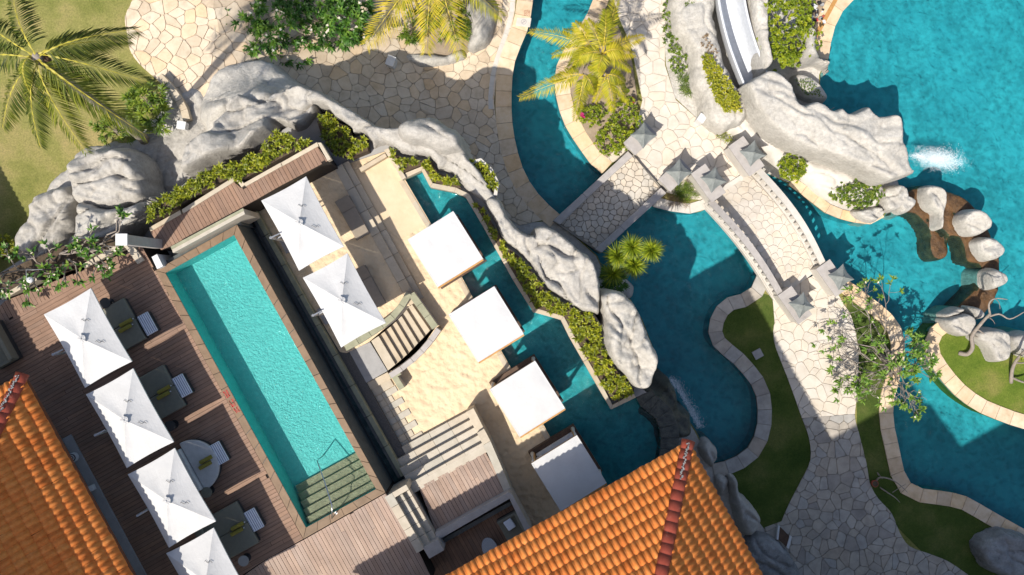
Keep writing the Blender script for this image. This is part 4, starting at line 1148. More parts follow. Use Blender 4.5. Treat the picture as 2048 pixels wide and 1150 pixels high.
rock("rock_outcrop", "lobed grey rock at the lawn corner beside the frangipani", [(62, 440), (72, 395), (110, 372), (150, 372), (165, 415), (150, 470), (120, 515), (80, 520), (42, 505), (36, 470)], 1.9, w=.42, power=.36, seed=2, lump=.4)
rock("rock_outcrop", "pale broad rock between the domed rock and the upper deck", [(150, 400), (215, 412), (300, 395), (325, 430), (290, 470), (255, 490), (215, 505), (165, 510), (120, 520), (140, 470)], 2.7, w=.42, power=.36, mat='rockw', seed=3, lump=.35)
rock("rock_floor", "grey rock floor in shade below the curved planter wall", [(314, 162), (350, 180), (395, 170), (430, 220), (440, 262), (400, 300), (375, 300), (300, 340), (285, 300), (330, 250)], .15, w=.4, seed=11, lump=.1, rough=.2, cat="rock")
level(0)
rock("rock_outcrop", "long grey rock ridge above the planted bed of the north deck", [(296, 424), (318, 378), (345, 350), (362, 310), (372, 282), (400, 262), (436, 240), (452, 205), (480, 180), (520, 200), (560, 178), (600, 172), (640, 192), (652, 215), (634, 240), (600, 265), (560, 256), (512, 306), (467, 320), (415, 340), (350, 376), (305, 415)], 2.3, w=.26, power=.3, base=-LOW - .3, seed=4, lump=.38, rough=.4, ctrl=[(310, 400, 1.6), (350, 360, 2.2), (400, 310, 2.0), (420, 330, 2.4), (480, 230, 1.2), (520, 290, 2.3), (590, 215, .9), (600, 255, 1.6)])
rock("rock_outcrop", "flat pale rock on the plaza under the frangipani tree", [(378, 182), (400, 150), (430, 128), (470, 112), (520, 112), (560, 130), (592, 165), (590, 200), (520, 240), (440, 262), (400, 262), (380, 220)], .3, w=1.2, base=-1.7, mat='rockw', seed=5, lump=.15, rough=.25, ctrl=[(400, 170, -.9), (430, 140, -.9), (500, 120, -1.0), (560, 140, -.8), (590, 180, .2), (520, 210, 1.1), (450, 230, .6)])
rock("rock_outcrop", "big grey rock ridge in the middle between the plaza and the sand court", [(560, 190), (600, 168), (648, 180), (705, 218), (762, 248), (800, 248), (860, 245), (905, 258), (934, 300), (960, 335), (985, 365), (1002, 400), (1010, 440), (990, 446), (965, 416), (925, 380), (905, 358), (876, 349), (862, 324), (830, 322), (805, 318), (778, 300), (742, 312), (736, 278), (705, 276), (698, 256), (678, 249), (660, 230), (636, 228), (600, 262), (570, 262)], 2.5, w=.24, power=.3, base=-LOW - .3, seed=6, lump=.36, rough=.42, ctrl=[(600, 210, .9), (640, 210, 1.2), (720, 262, 1.3), (740, 300, .9), (850, 300, 1.2), (900, 340, .8), (950, 360, .9), (990, 410, .7)])
rock("rock_outcrop", "smooth rounded grey rock cap above the channel head", [(793, 262), (806, 236), (835, 228), (870, 231), (908, 252), (932, 288), (928, 312), (880, 305), (815, 288)], 2.0, w=.6, base=-.3, seed=7, lump=.3, rough=.25)
rock("rock_outcrop", "narrow streaked grey rock beside the shaded plaza path", [(968, 400), (1000, 394), (1018, 430), (1050, 462), (1082, 480), (1096, 575), (1066, 548), (1041, 516), (1008, 490), (985, 452)], 0.7, w=.24, power=.3, base=-LOW - .3, seed=8, lump=.36, rough=.45)
rock("rock_outcrop", "tall furrowed grey rock at the west end of the footbridge", [(1056, 482), (1066, 455), (1082, 446), (1112, 454), (1150, 482), (1190, 513), (1207, 555), (1210, 592), (1203, 640), (1184, 632), (1150, 620), (1115, 600), (1090, 580), (1062, 544), (1048, 508)], 1.0, w=.26, power=.3, base=-LOW - .3, seed=9, lump=.38, rough=.55, ctrl=[(1080, 470, .6), (1140, 540, 1.0), (1190, 590, 1.0)])
rock("rock_outcrop", "tall pale-topped rock at the end of the ridge above the lagoon", [(1192, 592), (1222, 576), (1262, 592), (1292, 638), (1308, 680), (1320, 712), (1318, 752), (1300, 782), (1268, 778), (1240, 750), (1216, 720), (1204, 692), (1198, 650)], 2.5, w=.24, power=.3, base=-LOW - .3, seed=10, mat='rockw', lump=.45, rough=.5, ctrl=[(1230, 610, 1.1), (1280, 690, 1.6), (1295, 750, 1.4)])
level(LOW)
rock("rock_outcrop", "great flat-topped pale rock ledge jutting into the big pool", [(1477, 190), (1490, 168), (1545, 137), (1585, 165), (1602, 203), (1640, 202), (1668, 218), (1682, 206), (1702, 226), (1737, 209), (1759, 229), (1802, 231), (1812, 280), (1824, 328), (1833, 345), (1792, 361), (1750, 368), (1690, 342), (1640, 322), (1590, 306), (1530, 268), (1500, 240)], 2.9, w=.2, base=-1.4, mat='rockw', seed=12, lump=.18, rough=.22, power=.25)
rock("rock_outcrop", "white plastered rock slope below the flat-topped ledge", [(1430, 240), (1500, 226), (1530, 265), (1600, 305), (1690, 340), (1766, 372), (1764, 415), (1735, 428), (1690, 412), (1645, 392), (1600, 360), (1560, 335), (1525, 300), (1470, 280)], .62, w=.5, base=-.3, mat='plinth', seed=13, lump=.16, rough=.15)
rock("rock_outcrop", "grey rock bank along the left side of the water slide", [(1340, -30), (1424, -30), (1430, 45), (1440, 100), (1462, 155), (1478, 185), (1492, 240), (1445, 266), (1405, 236), (1388, 170), (1372, 110), (1346, 60)], 1.5, w=.45, seed=14, mat='rockw', lump=.12, rough=.2)
rock("rock_outcrop", "sheer pale rock bank along the right side of the water slide", [(1490, -30), (1527, -30), (1532, 90), (1543, 132), (1520, 156), (1513, 140), (1502, 90), (1493, 40)], 2.0, w=.25, seed=15, mat='rockw', lump=.25)
rock("rock_outcrop", "twisted grey rock at the edge of the big pool below the hedge", [(1592, 60), (1612, 40), (1634, 60), (1642, 100), (1668, 116), (1668, 140), (1620, 134), (1582, 132)], 1.9, w=.4, base=-1.2, seed=16)
rock("rock_bowl", "small rock bowl planted with moss beside the big pool", [(1582, 152), (1620, 148), (1648, 175), (1656, 198), (1640, 208), (1600, 196)], .8, w=.25, base=-1.2, mat='rockw', seed=17, lump=.15, rough=.15)
BL = [("pale angular boulder at the foot of the flat rock ledge", [(1762, 380), (1800, 369), (1814, 384), (1810, 410), (1790, 424), (1764, 420)], .7),
      ("tan rounded boulder next to the brown shelf", [(1788, 402), (1800, 388), (1826, 396), (1830, 412), (1810, 428), (1790, 422)], .6),
      ("tall wedge-shaped pale boulder standing on the brown shelf", [(1848, 374), (1880, 374), (1890, 400), (1886, 440), (1882, 458), (1873, 456), (1870, 430), (1850, 412)], .75),
      ("round pale boulder at the outer rim of the brown shelf", [(1916, 442), (1930, 422), (1950, 418), (1970, 432), (1976, 455), (1956, 471), (1934, 470)], .8),
      ("pale boulder with a notch on the outer rim, second of the chain", [(1949, 490), (1965, 474), (1986, 475), (2008, 497), (1996, 515), (1970, 523)], .75),
      ("pale boulder crossed by branch shadows, last of the chain", [(1966, 546), (1985, 535), (2008, 548), (2006, 570), (1982, 582), (1967, 572)], .7),
      ("smooth grey boulder at the west tip of the island lawn", [(1888, 636), (1920, 624), (1942, 632), (1944, 655), (1930, 674), (1902, 666), (1888, 652)], .9),
      ("layered grey stone at the water edge of the island", [(1880, 628), (1900, 614), (1925, 612), (1925, 626), (1890, 640)], .6),
      ("dark grey boulder behind the leaning tree on the island", [(1932, 612), (1955, 610), (1964, 628), (1955, 642), (1936, 636)], .7),
      ("large curved grey boulder on the island lawn", [(1945, 660), (1985, 654), (2014, 670), (2018, 700), (2006, 724), (1982, 724), (1970, 694), (1946, 682)], .9),
      ("grey boulder at the right edge of the island", [(2018, 672), (2062, 664), (2064, 712), (2030, 706)], .8),
      ("white smooth boulder below the dark round shrub", [(1704, 421), (1740, 411), (1764, 413), (1768, 430), (1745, 447), (1715, 440)], .6)]
for i, (lb, px, h) in enumerate(BL):
    rock("boulder", lb, px, h + .2, None, .2, -.3 if i in (0, 1, 2, 3, 4, 5, 9, 10) else -1.5, 'rockw' if i not in (6, 7, 8, 9, 10) else 'rock', .05, .2, 40 + i, lump=.22, lscale=1.2, group="boulders round the lagoon", cat="boulder")
for i, (lb, px, h, mt) in enumerate([("blue-grey boulder at the corner of the right tiled roof", [(1393, 893), (1415, 876), (1439, 905), (1428, 940), (1405, 925)], .8, 'rock'),
      ("slender shaded boulder between the roof and the lawn", [(1428, 956), (1446, 948), (1458, 962), (1452, 985), (1440, 990)], .7, 'rock'),
      ("long shaded rock along the right eave of the tiled roof", [(1455, 952), (1475, 955), (1480, 988), (1505, 1008), (1523, 1044), (1500, 1072), (1480, 1060), (1466, 1010)], 1.0, 'rock'),
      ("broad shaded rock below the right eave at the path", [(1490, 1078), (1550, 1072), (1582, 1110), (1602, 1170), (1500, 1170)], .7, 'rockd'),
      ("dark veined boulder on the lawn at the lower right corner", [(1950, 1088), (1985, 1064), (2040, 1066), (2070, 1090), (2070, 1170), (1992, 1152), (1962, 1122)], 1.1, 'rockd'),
      ("wet grey boulder beside the weir", [(1318, 900), (1345, 880), (1385, 876), (1398, 888), (1370, 910), (1335, 925)], .7, 'rock')]):
    rock("boulder", lb, px, h, None, .35, -1.2 if i in (0, 5) else -.2, mt, .06, .2, 60 + i, lump=.2, group="boulders round the lagoon", cat="boulder")
level(0)
rock("weir", "dark mossy stone weir spilling from the cabana channel into the lagoon", [(1272, 797), (1300, 772), (1335, 752), (1352, 772), (1374, 812), (1396, 850), (1396, 876), (1360, 886), (1326, 905), (1296, 912), (1299, 875), (1289, 846), (1262, 828)], .05, None, .4, -LOW - .3, 'weir', .07, .3, 70, lump=.22, cat="weir", power=.3, ctrl=[(1280, 805, -.06), (1310, 830, -.06), (1322, 870, -.06), (1330, 765, -1.4), (1350, 800, -1.9), (1368, 840, -2.3), (1372, 870, -2.0), (1390, 855, -4.4), (1365, 795, -4.2)])
wc = thing("weir_crest", "dark curved stone lip where the cabana channel pours over the weir", "weir lip", P(1320, 860, 0))
e_ = resample([tuple(P(u, v, 0))[:2] for u, v in CH_E], .4); o_2 = offset(e_, .75)
for i in range(len(e_) - 1):
    MB().prism([e_[i], e_[i + 1], o_2[i + 1], o_2[i]], -1.2, .0 + R.uniform(.012, .03)).build("lip_stone", M['weir'], wc, bevel=.03)
# ------------------------------------------------------------------ planting beds
P1 = [(294, 420), (351, 380), (417, 343), (468, 323), (512, 308), (556, 262), (579, 274), (619, 284), (512, 344), (481, 362), (466, 352), (401, 385), (361, 410), (300, 443)]
P2 = [(634, 243), (647, 227), (662, 230), (679, 247), (699, 254), (704, 274), (732, 275), (736, 301), (699, 316), (662, 304), (642, 268)]
P3 = [(776, 298), (806, 316), (829, 321), (863, 322), (876, 347), (906, 356), (923, 377), (889, 370), (863, 362), (844, 330), (805, 346)]
P4 = [(941, 325), (963, 321), (980, 337), (993, 364), (991, 386), (978, 388), (966, 371)]
P5 = [(947, 402), (965, 415), (988, 452), (1010, 490), (1042, 516), (1066, 546), (1092, 580), (1117, 600), (1152, 620), (1186, 630), (1199, 652), (1204, 692), (1216, 720), (1240, 750), (1268, 777), (1268, 784), (1226, 803), (1147, 668), (1128, 630), (1071, 616), (1034, 558), (1000, 500)]
for i, (px, z, lb, sp) in enumerate(((P1, ZD + .05, "yellow-green whorled ground cover in the bed above the north deck", .27), (P2, .7, "yellow-green ground cover in the irregular bed in the grey rock", .26), (P3, .4, "yellow-green ground cover in the stepped bed at the channel head", .26), (P4, .35, "small bed of yellow-green ground cover by the plaza path", .26), (P5, .36, "long bed of yellow-green ground cover between the channel and the ridge", .25))):
    s_ = slab("planting_bed", PP(px, z), -.05, z, M['soil']); tag(s_, kind='structure')
    cover("ground_cover", lb, px, z + .08, sp * (.66 if i == 0 else .78), 12, .21, .075, 'cover', 100 + i, .18)
rimwall([(940, 322), (962, 316), (984, 336), (998, 364), (994, 392)], -.14, .5, M['plinth'], "low_kerb", "thin curved plaster rim of the small bed by the plaza path", 0, .5)

# ------------------------------------------------------------------ tiled roofs
TW, TL = .238, .40
def tile_mesh():
    vs = []; fs = []; n = 8
    for j, (y, lift) in enumerate(((-.03, .044), (TL + .05, .0))):
        for i in range(n + 1):
            t = i / n; x = (t - .5) * TW * 1.04
            z = .055 * max(0, math.sin(PI * min(1, t / .74))) ** .8 if t < .74 else -.004
            vs.append((x, y, z + lift))
    m_ = n + 1
    for i in range(n): fs.append((i, i + 1, m_ + i + 1, m_ + i))
    for i in range(n + 1): vs.append((vs[i][0], vs[i][1] + .004, vs[i][2] - .04))
    for i in range(n): fs.append((2 * m_ + i, 2 * m_ + i + 1, i + 1, i))
    me = mesh("roof_tile", vs, fs, M['tile'], True)
    return me
TILE = tile_mesh()
def ridge_mesh():
    vs = []; fs = []; n = 8
    for j, (y, r_) in enumerate(((-.02, .225), (.36, .19))):
        for i in range(n + 1):
            t = PI * i / n; vs.append((r_ * math.cos(t) * 1.05, y, r_ * math.sin(t) * .75 + .0))
    for i in range(n): fs.append((i, i + 1, n + 2 + i, n + 1 + i))
    for i in range(n + 1): vs.append((vs[i][0] * .86, vs[i][1], vs[i][2] * .82))
    k = 2 * (n + 1)
    for i in range(n): fs.append((i + 1, i, k + i, k + i + 1))
    return mesh("ridge_tile", vs, fs, M['ridge'], True)
RIDGE = ridge_mesh()
def villa(name, label, corner, lenA, lenB, depth, pitch=27, rows=None, zfloor=0.0, limit=300, inset=.95):
    """hip roof seen at its corner: one eave runs along -DU, the other along DV"""
    v = thing(name, label, "house", (corner.x, corner.y, zfloor))
    tp_ = math.tan(math.radians(pitch)); cp_ = math.cos(math.radians(pitch)); sp_ = math.sin(math.radians(pitch))
    c = corner; ap = c - DU * depth + DV * depth; ap.z = c.z + depth * tp_
    endA = c - DU * lenA; endB = c + DV * lenB
    rA = endA + DV * depth; rA.z = ap.z; rB = endB - DU * depth; rB.z = ap.z
    dn = Vector((0, 0, -.03)); bt = Vector((0, 0, -.22))
    vs = [c + dn, endA + dn, rA + dn, ap + dn, endB + dn, rB + dn, c + bt, endA + bt, endB + bt, endA + DV * depth * 2 + bt * 0, ]
    fs = [(0, 3, 2, 1), (0, 4, 5, 3), (0, 1, 7, 6), (0, 6, 8, 4), (6, 7, 8)]
    roof = link("roof", mesh("roof", vs, fs, M['underlay']), v)
    # walls set back under the eaves
    w = inset; i0 = c - DU * w + DV * w; wa = endA + DV * w; wb_ = endB - DU * w; th = .25
    for p, q, nrm in ((i0, wa, DV), (i0, wb_, -DU)):
        pts = [p, q, q + nrm * th, p + nrm * th]
        MB().prism([(x.x, x.y) for x in pts], zfloor, c.z - .1).build("wall", M['wall'], v)
    stuff = MB(); cnt = 0
    tv = [tuple(x.co) for x in TILE.vertices]; tf = [tuple(p.vertices) for p in TILE.polygons]
    lst = []
    for (e, inw, ln) in ((-DU, DV, lenA), (DV, -DU, lenB)):
        s_ = (inw * cp_ + Vector((0, 0, sp_))).normalized(); nr = e.cross(s_)
        ex = e
        if nr.z < 0: nr = -nr; ex = -e
        for j in range(int(depth / cp_ / TL) + 1):
            if rows and j >= rows: break
            for i in range(int(ln / TW)):
                xx = (i + .5) * TW; yy = (j + .3) * TL * cp_
                if xx < yy - .02: continue
                pos = c + e * xx + s_ * (j * TL) + nr * .02
                mt = Matrix(((ex.x, s_.x, nr.x, pos.x), (ex.y, s_.y, nr.y, pos.y), (ex.z, s_.z, nr.z, pos.z), (0, 0, 0, 1)))
                u_, v_ = PX(pos); vis = -8 < u_ < 2056 and -8 < v_ < 1158
                lst.append((vis, mt))
    for vis, mt in lst:
        if vis and cnt < limit:
            o = link("roof_tile", TILE, roof); o.matrix_basis = mt @ Matrix.Translation((R.uniform(-.006, .006), R.gauss(0, .009), R.uniform(0, .008))) @ Matrix.Rotation(R.gauss(0, .022), 4, 'Z'); cnt += 1
        else: stuff.add([mt @ Vector(x) for x in tv], tf)
    if stuff.v:
        so_ = stuff.build("far_roof_tiles", M['tile2'], roof, True); so_['kind'] = 'stuff'
    hp = (ap - c); hl = hp.length; hd = hp / hl; sd = hd.cross(Vector((0, 0, 1))).normalized(); up = sd.cross(hd)
    for k in range(int(hl / .345)):
        pos = c + hd * (k * .345 - .05) + up * .055
        if not (-30 < PX(pos)[0] < 2080 and -30 < PX(pos)[1] < 1180): continue
        mt = Matrix(((sd.x, hd.x, up.x, pos.x), (sd.y, hd.y, up.y, pos.y), (sd.z, hd.z, up.z, pos.z), (0, 0, 0, 1)))
        o = link("ridge_tile", RIDGE, roof); o.matrix_basis = mt @ Matrix.Rotation(R.uniform(-.03, .03), 4, 'Z')
    mb = MB(); rr = random.Random(4)
    if not rows:
        for k in range(34):      # crust of dark chips on the lower end of the hip
            pos = c + hd * (.05 + k * .037) + up * (.235 + rr.uniform(-.01, .02)) + sd * rr.uniform(.0, .09)
            mb.box(tuple(pos), (rr.uniform(.03, .06), rr.uniform(.03, .06), rr.uniform(.03, .06)), rr.random() * 3)
        mb.build("hip_crust", M['rockd'], roof)
    return v
cR = P(1375, 886, 6.0)
villa("tiled_villa", "house with bright orange tiled hip roof at the bottom right centre", cR, 15, 13, 5.2, 27, None, -LOW, 300, 2.4)
cL = P(45, 752, 6.35)
villa("tiled_villa", "house with orange tiled hip roof half in shadow at the lower left", cL, 7.0, 13, 4.6, 27, None, ZD, 300, 1.9)
cW = P(-30, 637, 0); cW.z = 6.3
villa("tiled_wing", "tiled side wing left of the upper deck", cW, 8, 6, 3.2, 27, 3, 0)
villa("unseen_shade_roof", "added tiled roof out of view that shades the left lawn", Vector((-24.05, 5.6, 2.4)), 4, 6.0, 2, 27, 3, -MID)  # unseen roof, added to cast shade on the lawn corner
cU = P(150, 915, 0); cU.z = 10.2
villa("upper_storey", "taller tiled storey behind the lower left roof", cU, 10, 16, 4, 27, 3, 5)

# taller hotel wing south-east of the frame: its stepped eaves throw the shadow over the far lower right
ZH = 14.0
def back(u, v):
    q = P(u, v, -LOW); return Vector((q.x - (ZH + LOW) * .386, q.y - (ZH + LOW) * .535, 0))
ho = [back(*p) for p in ((1640, 889), (1818, 791), (1905, 948), (2330, 713))]
ho = ho + [ho[-1] + DV * 16, ho[0] + DV * 14]
ht = thing("hotel_block", "tall hotel block with stepped tiled eaves south of the garden", "building", (ho[0].x, ho[0].y, 0))
cen = sum((Vector((p.x, p.y, 0)) for p in ho), Vector()) / len(ho)
ins = [p + (cen - p).normalized() * 1.6 for p in ho]
slab("wall", [(p.x, p.y) for p in ins], -LOW, ZH - .2, M['wall'], ht)
rf = slab("roof", [(p.x, p.y) for p in ho], ZH - .2, ZH + .15, M['tile'], ht)
for a, b in ((ins[0], ins[1]), (ins[1], ins[2]), (ins[2], ins[3])):
    d = (b - a); l = d.length; d.normalize(); nn = Vector((-d.y, d.x, 0))
    for fl in range(5):
        for k in range(max(1, int(l / 3.2))):
            q = a + d * ((k + .5) * l / max(1, int(l / 3.2)))
            wo = MB().box((q.x + nn.x * .0, q.y + nn.y * .0, -1.8 + fl * 3.3), (1.7, .16, 2.0), math.atan2(d.y, d.x)).build("window", M['glass'], ht)
# ledge of the left house and deck-level strip below its eave
stp = blk("house_plinth", [(124, 878), (141, 869), (300, 1165), (281, 1165)], .0, ZD + .08, M['concrete']); tag(stp, kind='structure')
hb = thing("striped_basket", "small black and white ringed basket on the ledge below the left roof", "basket", P(143, 916, ZD + .1))
q = P(143, 916, ZD + .3)
for k, (r_, mt) in enumerate(((.17, 'whitep'), (.14, 'black'), (.105, 'whitep'), (.07, 'black'), (.04, 'whitep'))):
    MB().disc((q.x, q.y, ZD + .08 + .18 + k * .012 if k else ZD + .08), r_, .19 if k == 0 else .012, 18).build("ring", M[mt], hb)
wbx = blk("utility_box", [(172, 975), (183, 970), (188, 980), (177, 986)], ZD, ZD + .3, M['whitep']); tag(wbx, "small white utility box on the grey ledge by the left roof", "box")

# ------------------------------------------------------------------ parasols
def parasol():
    r = bpy.data.objects.new("cantilever_parasol", None); C.objects.link(r)
    a, b = .935, 1.46; ze, za = 2.36, 2.80
    cor = [Vector((-a, -b, ze)), Vector((a, -b, ze)), Vector((a, b, ze)), Vector((-a, b, ze))]
    vs = []; fs = []; n = 10; m_ = 8; apx = Vector((0, 0, za))
    for k in range(4):
        p, q = cor[k], cor[(k + 1) % 4]; o = len(vs); mid = Vector(((p.x + q.x) / 2, (p.y + q.y) / 2, 0)).normalized()
        for j in range(m_ + 1):
            rr_ = j / m_
            for i in range(n + 1):
                s = i / n; e = p.lerp(q, s) - mid * .035 * math.sin(PI * s)
                x = apx.lerp(e, max(rr_, .0)); x.z -= .045 * math.sin(PI * rr_) * (.35 + .65 * math.sin(PI * s)) + .012 * math.sin(9 * s + k) * rr_ * (1 - rr_) * 2
                vs.append(x)
        for j in range(m_):
            for i in range(n):
                f = (o + j * (n + 1) + i, o + (j + 1) * (n + 1) + i, o + (j + 1) * (n + 1) + i + 1, o + j * (n + 1) + i + 1)
                fs.append(f)
        # hem
        h = len(vs)
        for i in range(n + 1):
            w_ = vs[o + m_ * (n + 1) + i]; vs.append(Vector((w_.x * .998, w_.y * .998, w_.z - .07)))
        for i in range(n): fs.append((o + m_ * (n + 1) + i, h + i, h + i + 1, o + m_ * (n + 1) + i + 1))
    link("canopy", mesh("canopy", vs, fs, M['white'], False), r)
    # vent cap with creases
    vs = [(0, 0, za + .06)]; fs = []; m_ = 20
    for j, (rad, z) in enumerate(((.07, .045), (.13, .022))):
        for k in range(m_):
            t = 2 * PI * k / m_; cr = 1 + .12 * math.sin(5 * t + j)
            vs.append((rad * cr * math.cos(t) * 1.05, rad * cr * math.sin(t) * 1.2, za + z + .014 * math.sin(7 * t + 1.3)))
    fs = [(0, 1 + k, 1 + (k + 1) % m_) for k in range(m_)] + [(1 + k, 1 + m_ + k, 1 + m_ + (k + 1) % m_, 1 + (k + 1) % m_) for k in range(m_)]
    vc = link("vent_cap", mesh("vent_cap", vs, fs, M['white']), r)
    MB().disc((0, 0, za + .06), .03, .03, 12, .02).build("finial", M['alu'], r)
    for k in range(4):
        MB().tube([(0, 0, za - .06), cor[k] + Vector((0, 0, -.03))], [.018, .012], 5).build("rib", M['alu'], r)
    MB().tube([(0.02, 0, za - .1), (0, 0, 2.0)], .03, 8).build("hub", M['alu'], r)
    MB().tube([(-1.22, 0.05, .05), (-1.22, .05, 2.62)], .045, 8).build("pole", M['alu'], r)
    MB().tube([(-1.25, .05, 2.62), (-.88, .05, 2.50)], [.035, .025], 6).build("arm_end", M['alu'], r)
    MB().tube([(-1.22, .05, 1.9), (0, 0, 2.3)], .028, 6).build("arm", M['alu'], r)
    MB().tube([(-1.22, .05, 1.1), (-1.1, .02, 1.2)], .02, 6).build("crank", M['black'], r)
    MB().box((-1.22, .05, .05), (.7, .7, .09)).build("base", M['concrete'], r, bevel=.01)
    for (x0, y0) in ((.22, .60), (.30, -.30)):       # loose dark tie straps lying on the cloth
        g = lambda x, y: za - (za - ze) * max(abs(x) / a, abs(y) / b) + .008
        pts = [(x0 + i * .035, y0 + .05 * math.sin(i * 1.7) - i * .02, g(x0 + i * .035, y0 + .05 * math.sin(i * 1.7) - i * .02)) for i in range(7)]
        MB().tube(pts, .008, 4).build("tie_strap", M['black'], r)
    return r
par = parasol()
def ctr(c): return (sum(p[0] for p in c) / 4, sum(p[1] for p in c) / 4)
PAR = [([(88, 628), (182, 578), (258, 724), (165, 775)], ZD, "white parasol nearest the frangipani, northernmost of the row left of the lap pool"),
       ([(172, 790), (263, 737), (342, 884), (253, 938)], ZD, "white parasol second from the frangipani in the row left of the lap pool"),
       ([(259, 945), (354, 896), (424, 1050), (329, 1097)], ZD, "white parasol over the round daybed, third in the row left of the lap pool"),
       ([(336, 1107), (426, 1057), (500, 1205), (410, 1258)], ZD, "white parasol cut by the bottom edge of the picture"),
       ([(516, 402), (608, 352), (692, 490), (597, 542)], .72, "white parasol on the sand terrace nearest the north deck"),
       ([(598, 553), (696, 500), (776, 648), (679, 702)], .72, "white parasol on the sand terrace beside the curved stair")]
for i, (c, z, lb) in enumerate(PAR):
    o = par if i == 0 else copy_tree(par)
    u, v = ctr(c); q = P(u, v, z + 2.45)
    o.location = (q.x, q.y, z - (.36 if z < 1 else 0)); o.rotation_euler = (0, 0, ANG + R.uniform(-.012, .012))
    if z < 1: o.scale = (1, 1, 1.13)
    tag(o, lb, "parasol", "white cantilever parasols")

# ------------------------------------------------------------------ cabanas over the channel
def cabana():
    r = bpy.data.objects.new("cabana", None); C.objects.link(r)
    a, b = 1.0, 1.045; n = 12; vs = []; fs = []
    for j in range(n + 1):
        for i in range(n + 1):
            x, y = (i / n * 2 - 1), (j / n * 2 - 1)
            z = 2.58 + .045 * (1 - x ** 4) * (1 - y ** 4) - .018 * math.sin(PI * (x + 1) * 1.5) * math.sin(PI * (y + 1)) * (1 - x * x)
            vs.append((x * a, y * b, z))
    for j in range(n):
        for i in range(n): k = j * (n + 1) + i; fs.append((k, k + 1, k + n + 2, k + n + 1))
    link("roof_canopy", mesh("roof_canopy", vs, fs, M['white'], True), r)
    for (x, y, dx, dy) in ((0, -b + .02, 2 * a, .045), (0, b - .02, 2 * a, .045), (-a + .02, 0, .045, 2 * b - .1), (a - .02, 0, .045, 2 * b - .1)):
        MB().box((x, y, 2.584), (dx, dy, .016)).build("hem", M['white'], r, bevel=.004)
    for (x, y, dx, dy) in ((0, -b - .035, 2 * a - .02, .06), (0, b - .03, 2 * a - .02, .06), (-a + .03, 0, .06, 2 * b - .13), (a - .03, 0, .06, 2 * b - .13)):
        MB().box((x, y, 2.48), (dx, dy, .19)).build("beam", M['wood'], r, bevel=.008)
    for x in (-1, 1):
        for y in (-1, 1):
            MB().box((x * (a - .1), y * (b - .1), 1.3), (.1, .1, 2.2)).build("post", M['wood'], r, bevel=.008)
            pts = [(x * (a - .06), y * (b - .06), z) for z in (2.42, 2.0, 1.4, 1.0, .5)]
            MB().tube(pts, [.06, .05, .035, .05, .085], 7).build("curtain", M['offwhite'], r, True)
    MB().box((0, 0, .22), (2 * a + .12, 2 * b + .1, .3)).build("platform", M['dwood'], r, bevel=.015)
    MB().box((.02, 0, .48), (2 * a - .3, 2 * b - .3, .2)).build("mattress", M['offwhite'], r, bevel=.05)
    MB().box((-a + .28, .45, .66), (.3, .7, .16), .1).build("pillow", M['offwhite'], r, bevel=.05)
    MB().box((-a + .28, -.42, .66), (.3, .7, .16), -.08).build("pillow", M['offwhite'], r, bevel=.05)
    return r
cab = cabana()
CAB = [([(815, 478), (908, 421), (964, 519), (875, 575)], "white-roofed cabana at the head of the channel, nearest the rock ridge"),
       ([(897, 630), (990, 571), (1047, 667), (955, 727)], "white-roofed cabana second from the channel head"),
       ([(979, 773), (1074, 720), (1131, 824), (1035, 875)], "white-roofed cabana third from the channel head, beside the long planting bed"),
       ([(1062, 926), (1159, 871), (1214, 968), (1117, 1023)], "white-roofed cabana half in the shadow of the tiled roof")]
for i, (c, lb) in enumerate(CAB):
    o = cab if i == 0 else copy_tree(cab)
    u, v = ctr(c); q = P(u, v, 2.6); o.location = (q.x, q.y, -.04); o.rotation_euler = (0, 0, ANG + .055 + R.uniform(-.01, .01))
    tag(o, lb, "cabana", "cabanas along the channel")

# ------------------------------------------------------------------ daybeds, stools, towels, side tables
def at_deck(u, v, z): return P(u, v, z)
def local(o): return lambda x, y, z: (o.x + DU.x * x - DV.x * y, o.y + DU.y * x - DV.y * y, z)   # x along DU, y along -DV
def towels(px, label):
    q = P(px[0], px[1], ZD + .5); t = thing("towel_rolls", label, "towels", (q.x, q.y, ZD + .45), 0, "mustard towel pairs on the daybeds")
    f = local(q)
    for s in (-1, 1):
        pts = [f(-.24 + .06 * s, s * .085, ZD + .5), f(.24 + .06 * s, s * .085, ZD + .5)]
        MB().tube(pts, .075, 10).build("towel", M['mustard'], t)
        MB().disc((f(.30 + .06 * s, s * .085, 0)[0], f(.30 + .06 * s, s * .085, 0)[1], ZD + .46), .022, .05, 8).build("bottle_cap", M['whitep'], t)
def stool(cpx, label):
    u, v = ctr(cpx); q = P(u, v, ZD + .38); t = thing("striped_stool", label, "stool", (q.x, q.y, ZD), 0, "blue striped foot stools")
    f = local(q)
    body = MB().box((q.x, q.y, ZD + .17), (.42, .78, .30), ANG).build("stool_base", M['dark_fabric'], t, bevel=.02)
    MB().box((q.x, q.y, ZD + .36), (.44, .80, .10), ANG).build("cushion", M['offwhite2'], t, bevel=.03)
    for k in range(6):
        c = f(-.19 + k * .076, 0, 0); MB().box((c[0], c[1], ZD + .412), (.016, .76, .006), ANG).build("stripe", M['navy'], t)
    return t
M['offwhite2'] = plain("white_cotton", (.66, .68, .72), .85); M['navy'] = plain("navy_stripe", (.05, .07, .13), .85)
